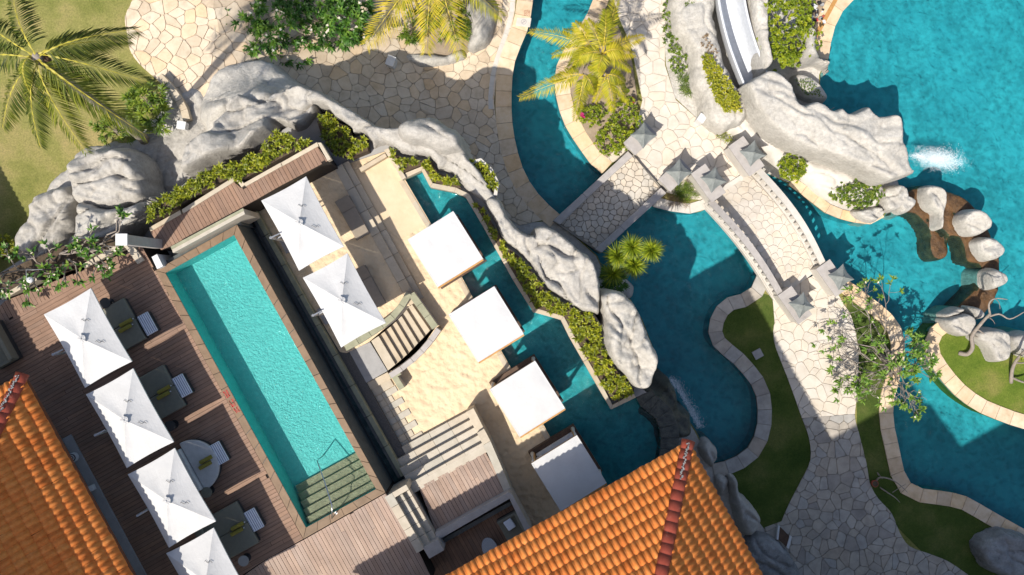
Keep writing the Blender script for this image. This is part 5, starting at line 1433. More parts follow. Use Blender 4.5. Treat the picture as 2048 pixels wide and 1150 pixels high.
def daybed(corner, label, tl, sl, st_px, tpx, split):
    """square daybed: corner is its right upper corner, the bed reaches left under the parasol"""
    c = P(corner[0], corner[1], ZD + .42); W_, L_ = 1.74, 1.85
    o = c - DU * (L_ / 2) + DV * (W_ / 2)
    t = thing("daybed", label, "daybed", (o.x, o.y, ZD), 0, "daybeds under the parasols"); f = local(o)
    MB().box((o.x, o.y, ZD + .14), (L_ - .05, W_ - .05, .24), ANG).build("base", M['dark_fabric'], t, bevel=.02)
    for s in (-1, 1):
        q = f(.0, s * W_ / 4, 0)
        MB().box((q[0], q[1], ZD + .34), (L_, W_ / 2 - (.015 if split else .004), .18), ANG).build("mattress", M['grey_fabric'], t, bevel=.045)
        q = f(-L_ / 2 + .16, s * W_ / 4, 0)
        MB().box((q[0], q[1], ZD + .52), (.28, W_ / 2 - .03, .26), ANG).build("back_cushion", M['grey_fabric'], t, bevel=.05)
    stool(st_px, sl); towels(tpx, tl)
daybed((246, 595), "grey split daybed under the northernmost parasol by the lap pool", "pair of mustard towel rolls on the northernmost daybed", "blue striped stool at the northernmost daybed", [(274, 634), (295, 624), (315, 660), (295, 672)], (251, 651), True)
daybed((325, 729), "grey daybed under the second parasol by the lap pool", "pair of mustard towel rolls on the second daybed", "blue striped stool at the second daybed", [(343, 759), (364, 748), (385, 784), (364, 795)], (327, 785), False)
daybed((472, 1003), "grey daybed under the lowest parasol", "pair of mustard towel rolls on the lowest daybed", "blue striped stool at the lowest daybed", [(487, 1028), (508, 1015), (529, 1051), (507, 1065)], (474, 1058), False)
# round daybed
o = P(384, 934, ZD + .42); t = thing("round_daybed", "round pale daybed under the third parasol", "daybed", (o.x, o.y, ZD), 0, "daybeds under the parasols"); f = local(o)
pts = [f(.98 * math.cos(a_), .98 * math.sin(a_), 0)[:2] for a_ in np.linspace(-PI / 2, PI / 2, 22)]
MB().prism(pts, ZD + .02, ZD + .26).build("base", M['dark_fabric'], t)
MB().prism([f(.99 * math.cos(a_), .99 * math.sin(a_), 0)[:2] for a_ in np.linspace(-PI / 2, PI / 2, 22)], ZD + .26, ZD + .44).build("mattress", M['offwhite'], t, bevel=.04)
q = f(-.2, -.05, 0); MB().box((q[0], q[1], ZD + .42), (.36, 1.7, .5), ANG).build("backrest", M['offwhite'], t, bevel=.05)
stool([(416, 895), (438, 882), (458, 918), (437, 931)], "blue striped stool at the round daybed"); towels((411, 925), "pair of mustard towel rolls on the round daybed")
for px, lb, mt in (((210, 606), "dark round side table beside the northernmost daybed", 'dark_fabric'), ((340, 852), "dark round side table between the second and third parasols", 'dark_fabric'), ((413, 985), "olive round side table beside the round daybed", 'grey_fabric'), ((487, 1122), "grey round side table near the bottom edge", 'concrete')):
    q = P(px[0], px[1], ZD + .45); t = thing("side_table", lb, "table", (q.x, q.y, ZD), 0, "round side tables")
    MB().disc((q.x, q.y, ZD + .43), .20, .03, 22).build("top", M[mt], t); MB().disc((q.x, q.y, ZD), .06, .43, 10).build("stem", M['black'], t); MB().disc((q.x, q.y, ZD + .003), .16, .02, 16).build("foot", M['black'], t)
M['taupe'] = plain('taupe_fabric', (.26, .215, .165), .9)
# wooden loungers in the shade under the sand terrace parasols
for px, lb in (((706, 436), "dark lounger in the shade beside the northern sand terrace parasol"), ((738, 575), "dark lounger in the shade beside the southern sand terrace parasol")):
    q = P(px[0], px[1], .6); t = thing("lounger", lb, "lounger", (q.x, q.y, .32), 0, "loungers on the sand terrace"); f = local(q)
    MB().box((q.x, q.y, .56), (.62, 1.7, .06), ANG).build("frame", M['taupe'], t, bevel=.01)
    c = f(0, -.25, 0); MB().box((c[0], c[1], .63), (.58, 1.2, .08), ANG).build("cushion", M['taupe'], t, bevel=.03)
    v0 = [f(x, y, z) for x, y, z in ((-.29, .35, .62), (.29, .35, .62), (.29, .85, .92), (-.29, .85, .92), (-.29, .35, .54), (.29, .35, .54), (.29, .85, .84), (-.29, .85, .84))]
    MB().add(v0, [(0, 1, 2, 3), (7, 6, 5, 4), (0, 4, 5, 1), (1, 5, 6, 2), (2, 6, 7, 3), (3, 7, 4, 0)]).build("backrest", M['taupe'], t)
    for x in (-.26, .26):
        for y in (-.75, .75):
            c = f(x, y, 0); MB().box((c[0], c[1], .43), (.05, .05, .22), ANG).build("leg", M['dwood'], t)
# sofa at the left edge, sofa and oval table in the lounge
def sofa(o, ang, z, label, mat):
    t = thing("sofa", label, "sofa", (o.x, o.y, z)); ca, sa = math.cos(ang), math.sin(ang)
    g = lambda x, y: (o.x + x * ca - y * sa, o.y + x * sa + y * ca)
    MB().box((*g(0, 0), z + .18), (.9, 1.6, .3), ang).build("base", M['dark_fabric'], t, bevel=.02)
    MB().box((*g(-.04, 0), z + .40), (.8, 1.45, .16), ang).build("seat", M[mat], t, bevel=.04)
    MB().box((*g(.38, 0), z + .56), (.16, 1.6, .5), ang).build("backrest", M[mat], t, bevel=.04)
    for s in (-1, 1): MB().box((*g(0, s * .76), z + .46), (.88, .12, .3), ang).build("armrest", M[mat], t, bevel=.03)
    MB().box((*g(-.05, .5), z + .55), (.34, .4, .14), ang + .1).build("cushion", M['offwhite2'], t, bevel=.05)
sofa(P(1034, 1068, ZL + .1), ANG, ZL - .3, "grey sofa in the dark corner of the sunken lounge", 'grey_fabric')
sofa(P(-6, 690, ZD + .4), ANG, ZD, "dark sofa in shade at the left edge of the upper deck", 'grey_fabric')
q = P(980, 1098, ZL + .15); t = thing("oval_table", "pale terrazzo oval coffee table in the sunken lounge", "table", (q.x, q.y, ZL - .3))
M['terrazzo'] = surf("terrazzo", [(.22, .22, .23), (.55, .56, .57)], 40, .5, 0)
pts = [(q.x + .34 * math.cos(a_) * .9 - .6 * math.sin(a_) * .15, q.y + .36 * math.sin(a_) * 1.2) for a_ in np.linspace(0, 2 * PI, 26)[:-1]]
MB().prism(pts, ZL + .1, ZL + .15).build("top", M['terrazzo'], t, bevel=.01); MB().disc((q.x, q.y, ZL - .3), .14, .4, 14).build("stem", M['black'], t)

# ------------------------------------------------------------------ water slide
level(LOW)
ws = thing("water_slide", "white curved water slide trough between rock banks", "slide", P(1470, 80, 0))
cl = sm([(1442, -60, 0), (1446, 0, 0), (1453, 45, 0), (1466, 95, 0), (1482, 140, 0), (1496, 175, 0)], 4)
vs = []; fs = []; n = 12
pth = [P(u, v, .4 - .3 * i / len(cl)) for i, (u, v, _) in enumerate(cl)]
for i, p in enumerate(pth):
    d = (pth[min(i + 1, len(pth) - 1)] - pth[max(i - 1, 0)]); d.z = 0; d.normalize(); s = Vector((-d.y, d.x, 0))
    for k in range(n + 1):
        a_ = PI * k / n; vs.append(p + s * (-math.cos(a_) * .56) + Vector((0, 0, 1.4 - 1.4 * math.sin(a_) ** .5)))
for i in range(len(pth) - 1):
    for k in range(n): q = i * (n + 1) + k; fs.append((q, q + 1, q + n + 2, q + n + 1))
link("trough", mesh("trough", vs, fs, M['slide'], True), ws)
for sgn, nm in ((0, "rim"), (n, "rim")):
    MB().tube([vs[i * (n + 1) + sgn] + Vector((0, 0, .01)) for i in range(len(pth))], .055, 8).build(nm, M['slide'], ws, True)

# ------------------------------------------------------------------ palms
rs = np.random.RandomState(5)
level(MID)
b = P(290, 280, 0); c = P(75, 115, 10.5)
pm = thing("coconut_palm", "tall green coconut palm leaning over the lawn at the upper left", "tree", tuple(b))
path = [b.lerp(c, t) + Vector((.25 * math.sin(PI * t), -.2 * math.sin(PI * t), 0)) for t in np.linspace(0, 1, 12)]
MB().tube(path, [.24, .19, .17, .16, .155, .15, .145, .14, .14, .135, .13, .15], 10).build("trunk", M['bark'], pm, True)
TIPS = [(274, 58, 9.4, .30), (258, 80, 8.8, .6), (300, 165, 8.8, .32), (287, 268, 8.6, .52), (172, 304, 8.5, .72), (80, 292, 8.6, .36), (5, 255, 8.7, .42), (-75, 120, 9.3, .25), (-50, 30, 9.6, .25), (25, -40, 9.6, .2), (62, 190, 9.9, .75), (238, 236, 8.7, .45)]
for (u, v, z, ag) in TIPS: frond(pm, c + Vector((rs.normal(0, .08), rs.normal(0, .08), .05)), P(u, v, z + .4), .25, rs, 74, .66, .036, 'palm', ag * .66, .45, hang=.75)
for k in range(5):
    d = rs.normal(0, 1, 3); q = c + Vector((d[0] * .2, d[1] * .2, -.15)); 
    MB().disc((q.x, q.y, q.z - .1), .09, .18, 8, .07).build("coconut", M['dwood'], pm, True)
MB().disc((c.x, c.y, c.z - .15), .2, .3, 10, .1).build("crown_shaft", M['bark'], pm, True)

level(LOW)
pm2 = thing("golden_palm", "bushy yellow-green palm clump in the bed beside the lagoon channel", "tree", tuple(P(1195, 180, 0)))
b = P(1192, 165, 0)
HEADS = [(1180, 95, 3.6), (1205, 108, 4.0), (1168, 150, 3.2), (1212, 150, 3.0)]
for (u, v, z) in HEADS:
    h = P(u, v, z); MB().tube([b + Vector((rs.normal(0, .15), rs.normal(0, .15), 0)), (b + h) / 2 + Vector((.05, 0, 0)), h], [.12, .09, .1], 8).build("trunk", M['bark'], pm2, True)
T2 = [(0, 1060, 62, 3.2, .7), (0, 1150, 45, 4.2, .7), (0, 1105, 110, 3.2, .45), (0, 1128, 60, 3.6, .4), (0, 1135, 140, 2.4, .35), (1, 1235, -8, 4.6, .62), (1, 1288, 72, 3.8, .98), (1, 1270, 108, 3.2, .85), (1, 1212, 20, 5.0, .4), (1, 1262, 140, 3.0, .5), (1, 1175, 40, 4.6, .6), (2, 1040, 195, 2.6, .72), (2, 1100, 160, 2.6, .5), (2, 1150, 240, 2.2, .5), (2, 1165, 215, 1.8, .35), (3, 1226, 222, 2.2, .55), (3, 1258, 205, 2.0, .4), (3, 1190, 205, 2.2, .65), (3, 1250, 165, 2.6, .35), (1, 1195, 140, 4.3, .55), (0, 1150, 130, 3.7, .5), (2, 1190, 185, 2.8, .4), (1, 1160, 110, 4.3, .55), (3, 1180, 130, 3.2, .45), (1, 1245, 100, 4.4, .7)]
for (k, u, v, z, ag) in T2:
    h = P(*HEADS[k]); tp2 = P(u, v, z)
    frond(pm2, h + Vector((0, 0, .05)), tp2, .25, rs, 46, .62 * max(.8, 2.0 / max(.8, (tp2 - h).length)) , .042, 'palmy', ag, .35, hang=.4)
pm3 = thing("golden_palm", "palm with three golden fronds hanging in from the top edge", "tree", tuple(P(862, -30, 0)))
hd = P(868, -75, 5.2); MB().tube([P(870, -20, 0), P(868, -40, 2.5), hd], [.16, .13, .13], 9).build("trunk", M['bark'], pm3, True)
for (u, v, z, ag) in ((733, 88, 4.2, .9), (852, 104, 4.2, .85), (922, 112, 4.0, .75), (1003, 32, 4.0, .45), (790, 20, 4.8, .6), (960, -20, 4.6, .5), (760, -90, 4.6, .5), (900, -170, 5, .5)):
    frond(pm3, hd, P(u, v, z), .25, rs, 56, .66, .045, 'palmy', ag, .4, hang=.3)

# ------------------------------------------------------------------ trees and shrubs
shrub("frangipani_tree", "dense frangipani tree with cream blossoms at the top of the plaza", (532, 46), 112, 1.6, 2.6, 300, 11, .33, .10, 'frangi', "tree", "frangipani trees at the top", 3, 98, 0, 100, part="crown")
tf_ = shrub("frangipani_tree", "smaller frangipani tree right of the dense one at the top edge", (688, 38), 52, 1.6, 2.2, 130, 11, .33, .10, 'frangi', "tree", "frangipani trees at the top", 4, 60, 0, 50, part="crown")

MB().tube([P(632, 92, 0), P(628, 60, 1.0), P(650, 30, 2.4)], [.14, .12, .06], 8).build('main_stem', M['bark'], tf_, True)
level(MID); shrub("leafy_shrub", "spiky green shrub under the coconut palm beside the curved wall", (300, 215), 44, .2, 1.1, 60, 12, .34, .07, 'bush', seed=6, ry=48)
level(MID); shrub("leafy_shrub", "sparse low shrub between the lawn and the domed rock", (225, 262), 40, .1, .7, 34, 10, .28, .06, 'bush', seed=7, ry=22)
level(LOW); shrub("leafy_shrub", "green understorey shrub below the hanging golden fronds", (815, 50), 45, .15, .9, 60, 10, .26, .06, 'bush', seed=8, ry=38)
shrub("leafy_shrub", "green shrub between the second and third golden frond", (905, 40), 42, .15, .9, 55, 10, .26, .06, 'bush', seed=9, ry=44)
shrub("leafy_shrub", "small green shrub at the right end of the top bed", (935, 60), 22, .15, .7, 26, 10, .2, .05, 'bush', seed=10)
rock("bed_rock", "grey rock rim along the bottom of the top planting bed", [(745, 88), (775, 96), (830, 106), (890, 108), (920, 100), (935, 112), (915, 126), (870, 133), (820, 128), (775, 112), (748, 100)], .5, None, .3, -.1, 'rockw', .07, .2, 80, lump=.12)
rock("bed_rock", "grey boulder at the right end of the top planting bed", [(930, 20), (955, -10), (985, 10), (990, 50), (975, 85), (950, 100), (935, 90), (940, 60)], 1.0, None, .4, -.1, 'rock', .07, .2, 81, lump=.2)
db = sheet("top_bed", PP([(700, -40), (990, -40), (985, 60), (930, 110), (870, 125), (800, 118), (745, 95), (715, 60)], .09), M['dirt'], .09); tag(db, kind='structure')
pb = sheet("palm_bed", PP([(1140, 178), (1150, 120), (1180, 60), (1235, 50), (1262, 110), (1275, 200), (1262, 262), (1215, 316), (1194, 298), (1172, 265), (1154, 230)], .075), M['dirt'], .075); tag(pb, kind='structure')
shrub("flowering_shrub", "yellow-green shrub clump at the lower end of the palm bed", (1225, 277), 36, .1, .9, 170, 8, .13, .06, 'hedge', seed=11, ry=31, flowers=0)
shrub("flowering_shrub", "green shrub clump beside the footbridge pillar in the palm bed", (1248, 232), 32, .1, 1.0, 170, 8, .13, .06, 'hedge', seed=12, ry=44)
fl = shrub("flowering_shrub", "low green shrub with pink bracts at the lagoon side of the palm bed", (1181, 228), 28, .1, .6, 110, 8, .13, .055, 'hedge', seed=13, ry=20)
fb2 = [tuple(P(1164 + R.uniform(-4, 4), 231 + R.uniform(-4, 4), .7)) for _ in range(10)]
B2, D2 = rosettes(fb2, [(0, 0, 1)] * 10, 5, rs, (.6, 1.3)); leaves("bract", B2, D2, .08, .06, LV['pink'], fl, rs, 0)
shrub("dense_hedge", "dense lime-green hedge mass at the top beside the big pool", (1570, 48), 62, .6, 1.8, 620, 8, .16, .075, 'hedge', "hedge", None, 14, 92, 0)
shrub("round_shrub", "round bright green shrub on the white rock slope", (1585, 335), 29, .5, .8, 190, 8, .13, .06, 'hedge', seed=15)
shrub("round_shrub", "wide dark green shrub above the white boulder", (1714, 388), 50, .35, .7, 260, 8, .12, .05, 'bush', seed=16, ry=26, rot=-.1)
cover("ground_cover", "yellow and green croton planting beside the water slide", [(1402, 110), (1415, 108), (1440, 140), (1462, 170), (1485, 212), (1482, 224), (1455, 226), (1432, 205), (1415, 165), (1405, 135)], 1.55, .12, 9, .15, .075, 'croton', 110, .25, skip=0)
cover("ground_cover", "brown dried planting above the croton bed by the slide", [(1402, 62), (1415, 70), (1430, 95), (1436, 125), (1418, 120), (1402, 105)], 1.5, .17, 7, .12, .04, 'dry', 111, .2)
cover("ground_cover", "green strip of mixed shrubs along the court edge", [(1325, -10), (1350, -10), (1352, 60), (1350, 85), (1372, 120), (1372, 150), (1350, 152), (1338, 130), (1326, 90), (1322, 40)], .25, .17, 9, .15, .06, 'bush', 112, .45, skip=.02)
cover("grassy_plants", "strap-leaved green clump row by the court edge", [(1356, 155), (1375, 150), (1388, 170), (1386, 198), (1372, 192), (1358, 175)], .15, .22, 16, .34, .03, 'bush', 113, .15, skip=0)
cover("grassy_plants", "strap-leaved planting between the white box and the pillar", [(1394, 218), (1402, 216), (1420, 232), (1446, 252), (1468, 275), (1466, 290), (1448, 284), (1425, 262), (1410, 248)], .1, .2, 12, .25, .03, 'cover', 114, .12, skip=0)
cover("grassy_plants", "fresh green grass clump between the two bridges", [(1345, 378), (1362, 362), (1385, 375), (1392, 395), (1378, 404), (1350, 398)], .1, .17, 20, .30, .022, 'bush', 115, .2, skip=0)
cover("grassy_plants", "dry brown grass under the footbridge parapet", [(1318, 402), (1340, 394), (1372, 402), (1372, 416), (1340, 416)], .1, .2, 16, .26, .02, 'dry', 116, .1, skip=0)
cover("ground_cover", "low mossy plants filling the small rock bowl", [(1590, 160), (1618, 156), (1640, 178), (1646, 194), (1610, 190), (1596, 176)], .85, .1, 7, .07, .03, 'bush', 117, .05, skip=0)
cover("ground_cover", "green moss pocket at the top of the slide bank", [(1370, -5), (1392, -5), (1390, 18), (1378, 26), (1371, 18)], 1.35, .12, 8, .1, .04, 'bush', 118, .08, skip=0)
level(MID); shrub("leafy_shrub", "small lit yellow-green shrub at the left edge by the rocks", (8, 492), 22, .3, .6, 40, 9, .16, .07, 'cover', seed=18)
# dracaena
level(LOW)
dr_ = thing("dracaena", "dracaena with four spiky bright green heads over the lagoon edge", "plant", tuple(P(1235, 560, 0)))
bb = P(1238, 560, .0)
for (u, v, z, n_) in ((1302, 500, 4.9, 120), (1268, 530, 4.6, 120), (1234, 512, 4.5, 120), (1264, 494, 4.8, 100), (1226, 548, 3.8, 80)):
    h = P(u, v, z); MB().tube([bb, (bb + h) / 2 + Vector((0, 0, .2)), h], [.06, .045, .04], 7).build("stem", M['bark'], dr_, True)
    B2, D2 = rosettes([tuple(h)], [(0, 0, 1)], n_, rs, (.1, 1.9)); leaves("leaf_head", B2, D2, .66 * rs.uniform(.8, 1.1, n_), .055, LV['hedge'], dr_, rs, .22, .2, np.clip(rs.normal(.42, .2, n_), 0, 1))
shrub("leafy_shrub", "dark green understorey below the dracaena heads", (1225, 560), 26, .0, 2.6, 70, 9, .26, .06, 'frangi', seed=19, ry=30)
bp = rock("bed_rock", "small rock rim at the foot of the dracaena", [(1205, 555), (1235, 540), (1262, 560), (1270, 585), (1258, 602), (1225, 590)], .3, None, .3, -1.2, 'rock', .07, .1, 83, lump=.1)

# branching trees
def grow(mb, p, d, l, r, dep, rs, tips, spread=.75, up=.12):
    q = p + d * l; m_ = p + d * l * .5 + Vector(rs.normal(0, l * .06, 3))
    mb.tube([p, m_, q], [r, r * .86, r * .72], 5 if r < .03 else 7, False)
    if dep == 0: tips.append((q, d)); return
    for k in range(2 if rs.random_sample() < .6 else 3):
        e = d + Vector(rs.normal(0, spread, 3)); e.z = e.z * .7 + up; e.normalize()
        grow(mb, q, e, l * rs.uniform(.62, .88), r * .68, dep - 1, rs, tips, spread, up)
rs2 = np.random.RandomState(12)
ft = thing("bare_frangipani", "half-bare frangipani tree over the lawn strip and channel at the right", "tree", tuple(P(1762, 712, 0)))
mb = MB(); tips = []; b0 = P(1762, 712, 0); f0 = P(1778, 730, 1.0)
mb.tube([b0, (b0 + f0) / 2 + Vector((.05, 0, 0)), f0], [.15, .12, .11], 8)
for (u, v, z) in ((1700, 640, 2.2), (1740, 600, 2.4), (1815, 680, 2.2), (1700, 770, 2.2), (1745, 800, 2.4), (1820, 790, 2.6), (1850, 740, 2.2), (1780, 760, 2.8), (1690, 710, 2.0), (1800, 830, 2.2), (1770, 690, 2.6)):
    q = P(u, v, z); d = (q - f0); l = d.length; d.normalize()
    grow(mb, f0, d, l * .40, .042, 4, rs2, tips, .62, .06)
mb.build("trunk", M['twig'], ft, True)
sel = []
for i, (q, d) in enumerate(tips):
    u, v = PX(q)
    w_ = .30 + (.35 if (u > 1760) else 0) + (.2 if v < 650 else 0)
    if rs2.random_sample() < w_: sel.append(i)
cen = [tuple(tips[i][0]) for i in sel]; nrm = [tuple(tips[i][1] + Vector((0, 0, 1.0))) for i in sel]
B2, D2 = rosettes(cen, nrm, 7, rs2); leaves("crown", B2, D2, .25 * rs2.uniform(.7, 1.2, len(B2)), .085, LV['frangi'], ft, rs2, lv=np.clip(rs2.normal(.88, .15, len(B2)), 0, 1))
cf = [cen[i] for i in rs2.choice(len(cen), 40)]
B2, D2 = rosettes([(x, y, z + .08) for x, y, z in cf], [(0, 0, 1)] * len(cf), 5, rs2, (1.1, 1.3)); leaves("blossom", B2, D2, .06, .05, LV['flower'], ft, rs2, 0)
def armtree(name, label, arms, mat='twig'):
    t = thing(name, label, "tree", tuple(P(*arms[0][0][0][:3])))
    mb = MB()
    for pts, r0, r1 in arms:
        pp = [P(*p) for p in pts]; k = len(pp)
        sp = [Vector(x) for x in sm([tuple(p) for p in pp], 4)]
        mb.tube(sp, [r0 + (r1 - r0) * i / (len(sp) - 1) for i in range(len(sp))], 7)
    mb.build("trunk", M[mat], t, True); return t
armtree("leaning_tree", "bare leaning tree with a bent trunk on the island lawn", [
    ([(1918, 706, 0), (1935, 708, .25), (1945, 695, .6), (1944, 672, 1.0), (1960, 650, 1.5), (1972, 636, 1.9), (1980, 628, 2.2)], .11, .06),
    ([(1972, 636, 1.9), (1998, 628, 2.2), (2020, 638, 2.3), (2048, 624, 2.6)], .05, .018),
    ([(1980, 628, 2.2), (1978, 608, 2.5), (1990, 597, 2.7), (2015, 599, 2.8)], .05, .014),
    ([(1990, 597, 2.7), (1998, 605, 2.9), (2000, 618, 3.0)], .02, .008),
    ([(1944, 672, 1.0), (1955, 660, 1.3), (1968, 668, 1.5)], .05, .03),
    ([(1975, 633, 2.0), (1985, 640, 2.2), (1990, 648, 2.3)], .02, .008), ([(1945, 672, .9), (1975, 680, 1.0), (1990, 692, 1.05)], .02, .008)])
t2 = armtree("leaning_tree", "second bent bare tree at the right edge of the island", [
    ([(2022, 765, 0), (2024, 742, .4), (2030, 725, .8), (2040, 712, 1.3), (2052, 700, 1.8), (2070, 690, 2.2)], .09, .05),
    ([(2024, 755, .15), (2040, 762, .4), (2060, 768, .8)], .06, .04), ([(2030, 725, .8), (2046, 726, 1.2), (2060, 722, 1.6)], .05, .02)])
B2, D2 = rosettes([tuple(P(2042, 716, 1.6)), tuple(P(2050, 722, 1.7))], [(0, 0, 1)] * 2, 8, rs2); leaves("crown", B2, D2, .16, .05, LV['hedge'], t2, rs2)
armtree("fallen_branch_tree", "low twisted bare shrub on the shaded lawn by the path", [([(1752, 962, 0), (1760, 955, .3), (1780, 958, .5), (1800, 970, .6), (1815, 985, .7)], .05, .012), ([(1760, 975, 0), (1775, 985, .35), (1790, 995, .5), (1800, 1005, .5)], .04, .01), ([(1785, 985, .4), (1800, 975, .55), (1812, 968, .6)], .02, .008), ([(1757, 950, 0), (1755, 945, .3), (1765, 958, .5)], .03, .01)], 'bark')
# frangipani at the left deck planter
level(0)
rs3 = np.random.RandomState(21)
lf = thing("frangipani_shrub", "sprawling frangipani with broad leaves and blossoms in the deck planter at left", "tree", tuple(P(140, 520, ZD)))
mb = MB(); tips = []
for (u, v) in ((30, 560), (60, 520), (90, 545), (120, 500), (150, 525), (170, 490), (200, 500), (205, 520), (95, 510), (15, 540), (135, 540), (0, 575), (60, 555), (230, 480)):
    q = P(u, v, ZD + .9); b1 = P(120 + (u - 120) * .45, 522 + (v - 520) * .3 - (u - 120) * .12, ZD)
    d = (q - b1); l = d.length; d.normalize(); grow(mb, b1, d, l * .6, .045, 2, rs3, tips, .5, .1)
mb.build("trunk", M['twig'], lf, True)
cen = [tuple(x[0]) for x in tips]; nrm = [tuple(x[1] * .6 + Vector((0, 0, .8))) for x in tips]
B2, D2 = rosettes(cen, nrm, 6, rs3); leaves("crown", B2, D2, .30 * rs3.uniform(.6, 1.2, len(B2)), .10, LV['frangi'], lf, rs3, lv=np.clip(rs3.normal(.5, .3, len(B2)), 0, 1))
cf = [cen[i] for i in rs3.choice(len(cen), 26)]
B2, D2 = rosettes([(x, y, z + .1) for x, y, z in cf], [(0, 0, 1)] * len(cf), 5, rs3, (1.1, 1.3)); leaves("blossom", B2, D2, .06, .05, LV['flower'], lf, rs3, 0)
# deck planter
pk = thing("deck_planter", "low planter kerb along the top edge of the upper deck", "planter", P(130, 530, ZD))
for q in ([(0, 592), (70, 552), (74, 560), (4, 600)], [(165, 528), (240, 486), (244, 495), (170, 537)], [(240, 486), (262, 486), (288, 520), (275, 528), (252, 497)]):
    blk("kerb_stone", q, 1.2, ZD + .12, M['beige'], pk)
psl = blk("planter_soil", [(-30, 600), (-30, 560), (60, 520), (160, 478), (260, 470), (240, 488), (166, 528), (72, 555), (0, 595)], 0, ZD - .02, M['soil'], pk)
# ------------------------------------------------------------------ posts, boxes and small things
py_ = thing("white_pylon", "tall square white post at the corner of the upper deck", "post", tuple(P(318, 489, ZD)))
b = P(316, 488, ZD); q = MB().box((b.x, b.y, (ZD + 5.5) / 2), (.34, .34, 5.5 - ZD), 0); q.build("shaft", M['capgrey'], py_, bevel=.02)  # white post's shaded side painted grey, its sunlit top left white
MB().box((b.x, b.y, 5.53), (.40, .40, .06), 0).build("cap", M['whitep'], py_, bevel=.01)
lp = thing("hanging_lamp", "round white lamp hung from a black pole above the deck planter", "lamp", tuple(P(138, 541, ZD)))
b = P(138, 541, ZD); tpp = Vector((b.x, b.y, 4.3)); MB().tube([b, tpp], .028, 8).build("pole", M['black'], lp)
e = P(62, 560, 4.0); MB().tube([tpp, Vector((e.x, e.y + .35, 4.32)), Vector((e.x, e.y, 4.3)), e + Vector((0, 0, .1))], .012, 6).build("arm", M['steel'], lp); MB().disc(tuple(e), .12, .12, 18, .10).build("shade", M['whitep'], lp, True)
def boxthing(name, label, c, w, d, h, ang, mat='whitep', z0=0.0):
    q = P(c[0], c[1], z0 + h); t = thing(name, label, "box", (q.x, q.y, z0), 0, "white equipment boxes")
    MB().box((q.x, q.y, z0 + h / 2 - .03), (w * .92, d * .92, h - .06), ang).build("body", M[mat], t, bevel=.01)
    MB().box((q.x, q.y, z0 + h - .03), (w, d, .06), ang).build("lid", M[mat], t, bevel=.008)
level(LOW)
boxthing("equipment_box", "tall white box standing on the shaded plaza", (781, 121), .38, .44, .7, -.35, z0=.75)
boxthing("equipment_box", "small white box in the top planting bed", (787, 73), .22, .26, .4, -.2, z0=.1)
boxthing("equipment_box", "white box at the court edge beside strap-leaved plants", (1404, 236), .34, .36, .9, -.6)
level(MID)
boxthing("equipment_box", "white box on the end of the curved planter wall with a cable", (362, 250), .36, .32, .4, -.15, z0=.4)
level(LOW)
boxthing("equipment_box", "grey drain box on the shaded lawn beside the lagoon", (1516, 708), .42, .4, .12, .5, 'concrete')
level(MID)
cb = P(365, 256, .5); cbl = MB().tube([cb, P(376, 262, .3), P(370, 268, .2), P(350, 262, .15), P(332, 268, .1)], .018, 6).build("loose_cable", M['whitep'], None, True); tag(cbl, "loose white cable trailing from the box on the curved wall", "cable")
cwl = thing("planter_wall", "curved tan stone wall around the shrub below the coconut palm", "wall", P(345, 195, 0))
wp = resample([tuple(P(u, v, .5))[:2] for u, v in sm([(312, 157), (330, 175), (347, 197), (360, 220), (366, 242)], 4)], .42); wo_ = offset(wp, .30)
for i in range(len(wp) - 1):
    MB().prism([lerp2(wp[i], wp[i + 1], .01), lerp2(wp[i], wp[i + 1], .99), lerp2(wo_[i], wo_[i + 1], .99), lerp2(wo_[i], wo_[i + 1], .01)], 0, .5).build("wall_stone", M['beige'], cwl, bevel=.015)
level(LOW)
sg = thing("sign_frame", "tilted dark sign board in a pale frame on the shaded path", "sign", tuple(P(1565, 1072, 0)))
for q, nm, z in (([(1556, 1052), (1560, 1052), (1557, 1080), (1553, 1079)], "frame_bar", .5), ([(1579, 1073), (1584, 1073), (1578, 1098), (1573, 1095)], "frame_bar", .5), ([(1560, 1053), (1580, 1073), (1575, 1096), (1557, 1079)], "board", .46)):
    blk(nm, q, .3, z, M['whitep' if nm == "frame_bar" else 'dwood'], sg)
q = P(1567, 1075, 0)
for dx in (-.15, .15): MB().tube([(q.x + dx, q.y - dx, 0), (q.x + dx, q.y - dx, .36)], .03, 6).build("leg", M['black'], sg)
pot = thing("clay_pot", "brown clay pot at the path edge beside the twisted shrub", "pot", tuple(P(1751, 968, 0)))
q = P(1751, 968, .3); MB().disc((q.x, q.y, .0), .11, .26, 18, .16).build("body", M['ridge'], pot, True); MB().disc((q.x, q.y, .262), .13, .01, 18).build("soil", M['soil'], pot)
# garden hose/toy debris by the hedge: red and white items
tc = thing("red_toy", "red and white toy lying beside the palm bed", "toy", tuple(P(1267, 200, 0)))
MB().tube([P(1264, 193, .12), P(1268, 200, .12), P(1266, 208, .12)], [.05, .07, .04], 8).build("body", M['red'], tc, True); MB().disc(tuple(P(1264, 211, .06)), .06, .08, 10).build("end_cap", M['whitep'], tc)
jb = thing("rubble_heap", "heap of red, white and dark scraps between the hedge and the big pool", "scraps", tuple(P(1632, 20, 0)))
rr = random.Random(9)
for k in range(26):
    q = P(1618 + rr.random() * 30, 4 + rr.random() * 40, .1); MB().box((q.x, q.y, .1 + rr.random() * .15), (rr.uniform(.05, .22), rr.uniform(.04, .14), rr.uniform(.03, .1)), rr.random() * 3).build("scrap", M[rr.choice(['whitep', 'red', 'black', 'black', 'concrete', 'ridge'])], jb)
dsl = sheet("pool_side_soil", PP([(1600, -40), (1690, -40), (1660, 20), (1640, 60), (1632, 70), (1600, 70)], .03), M['dirt'], .03); tag(dsl, kind='structure')
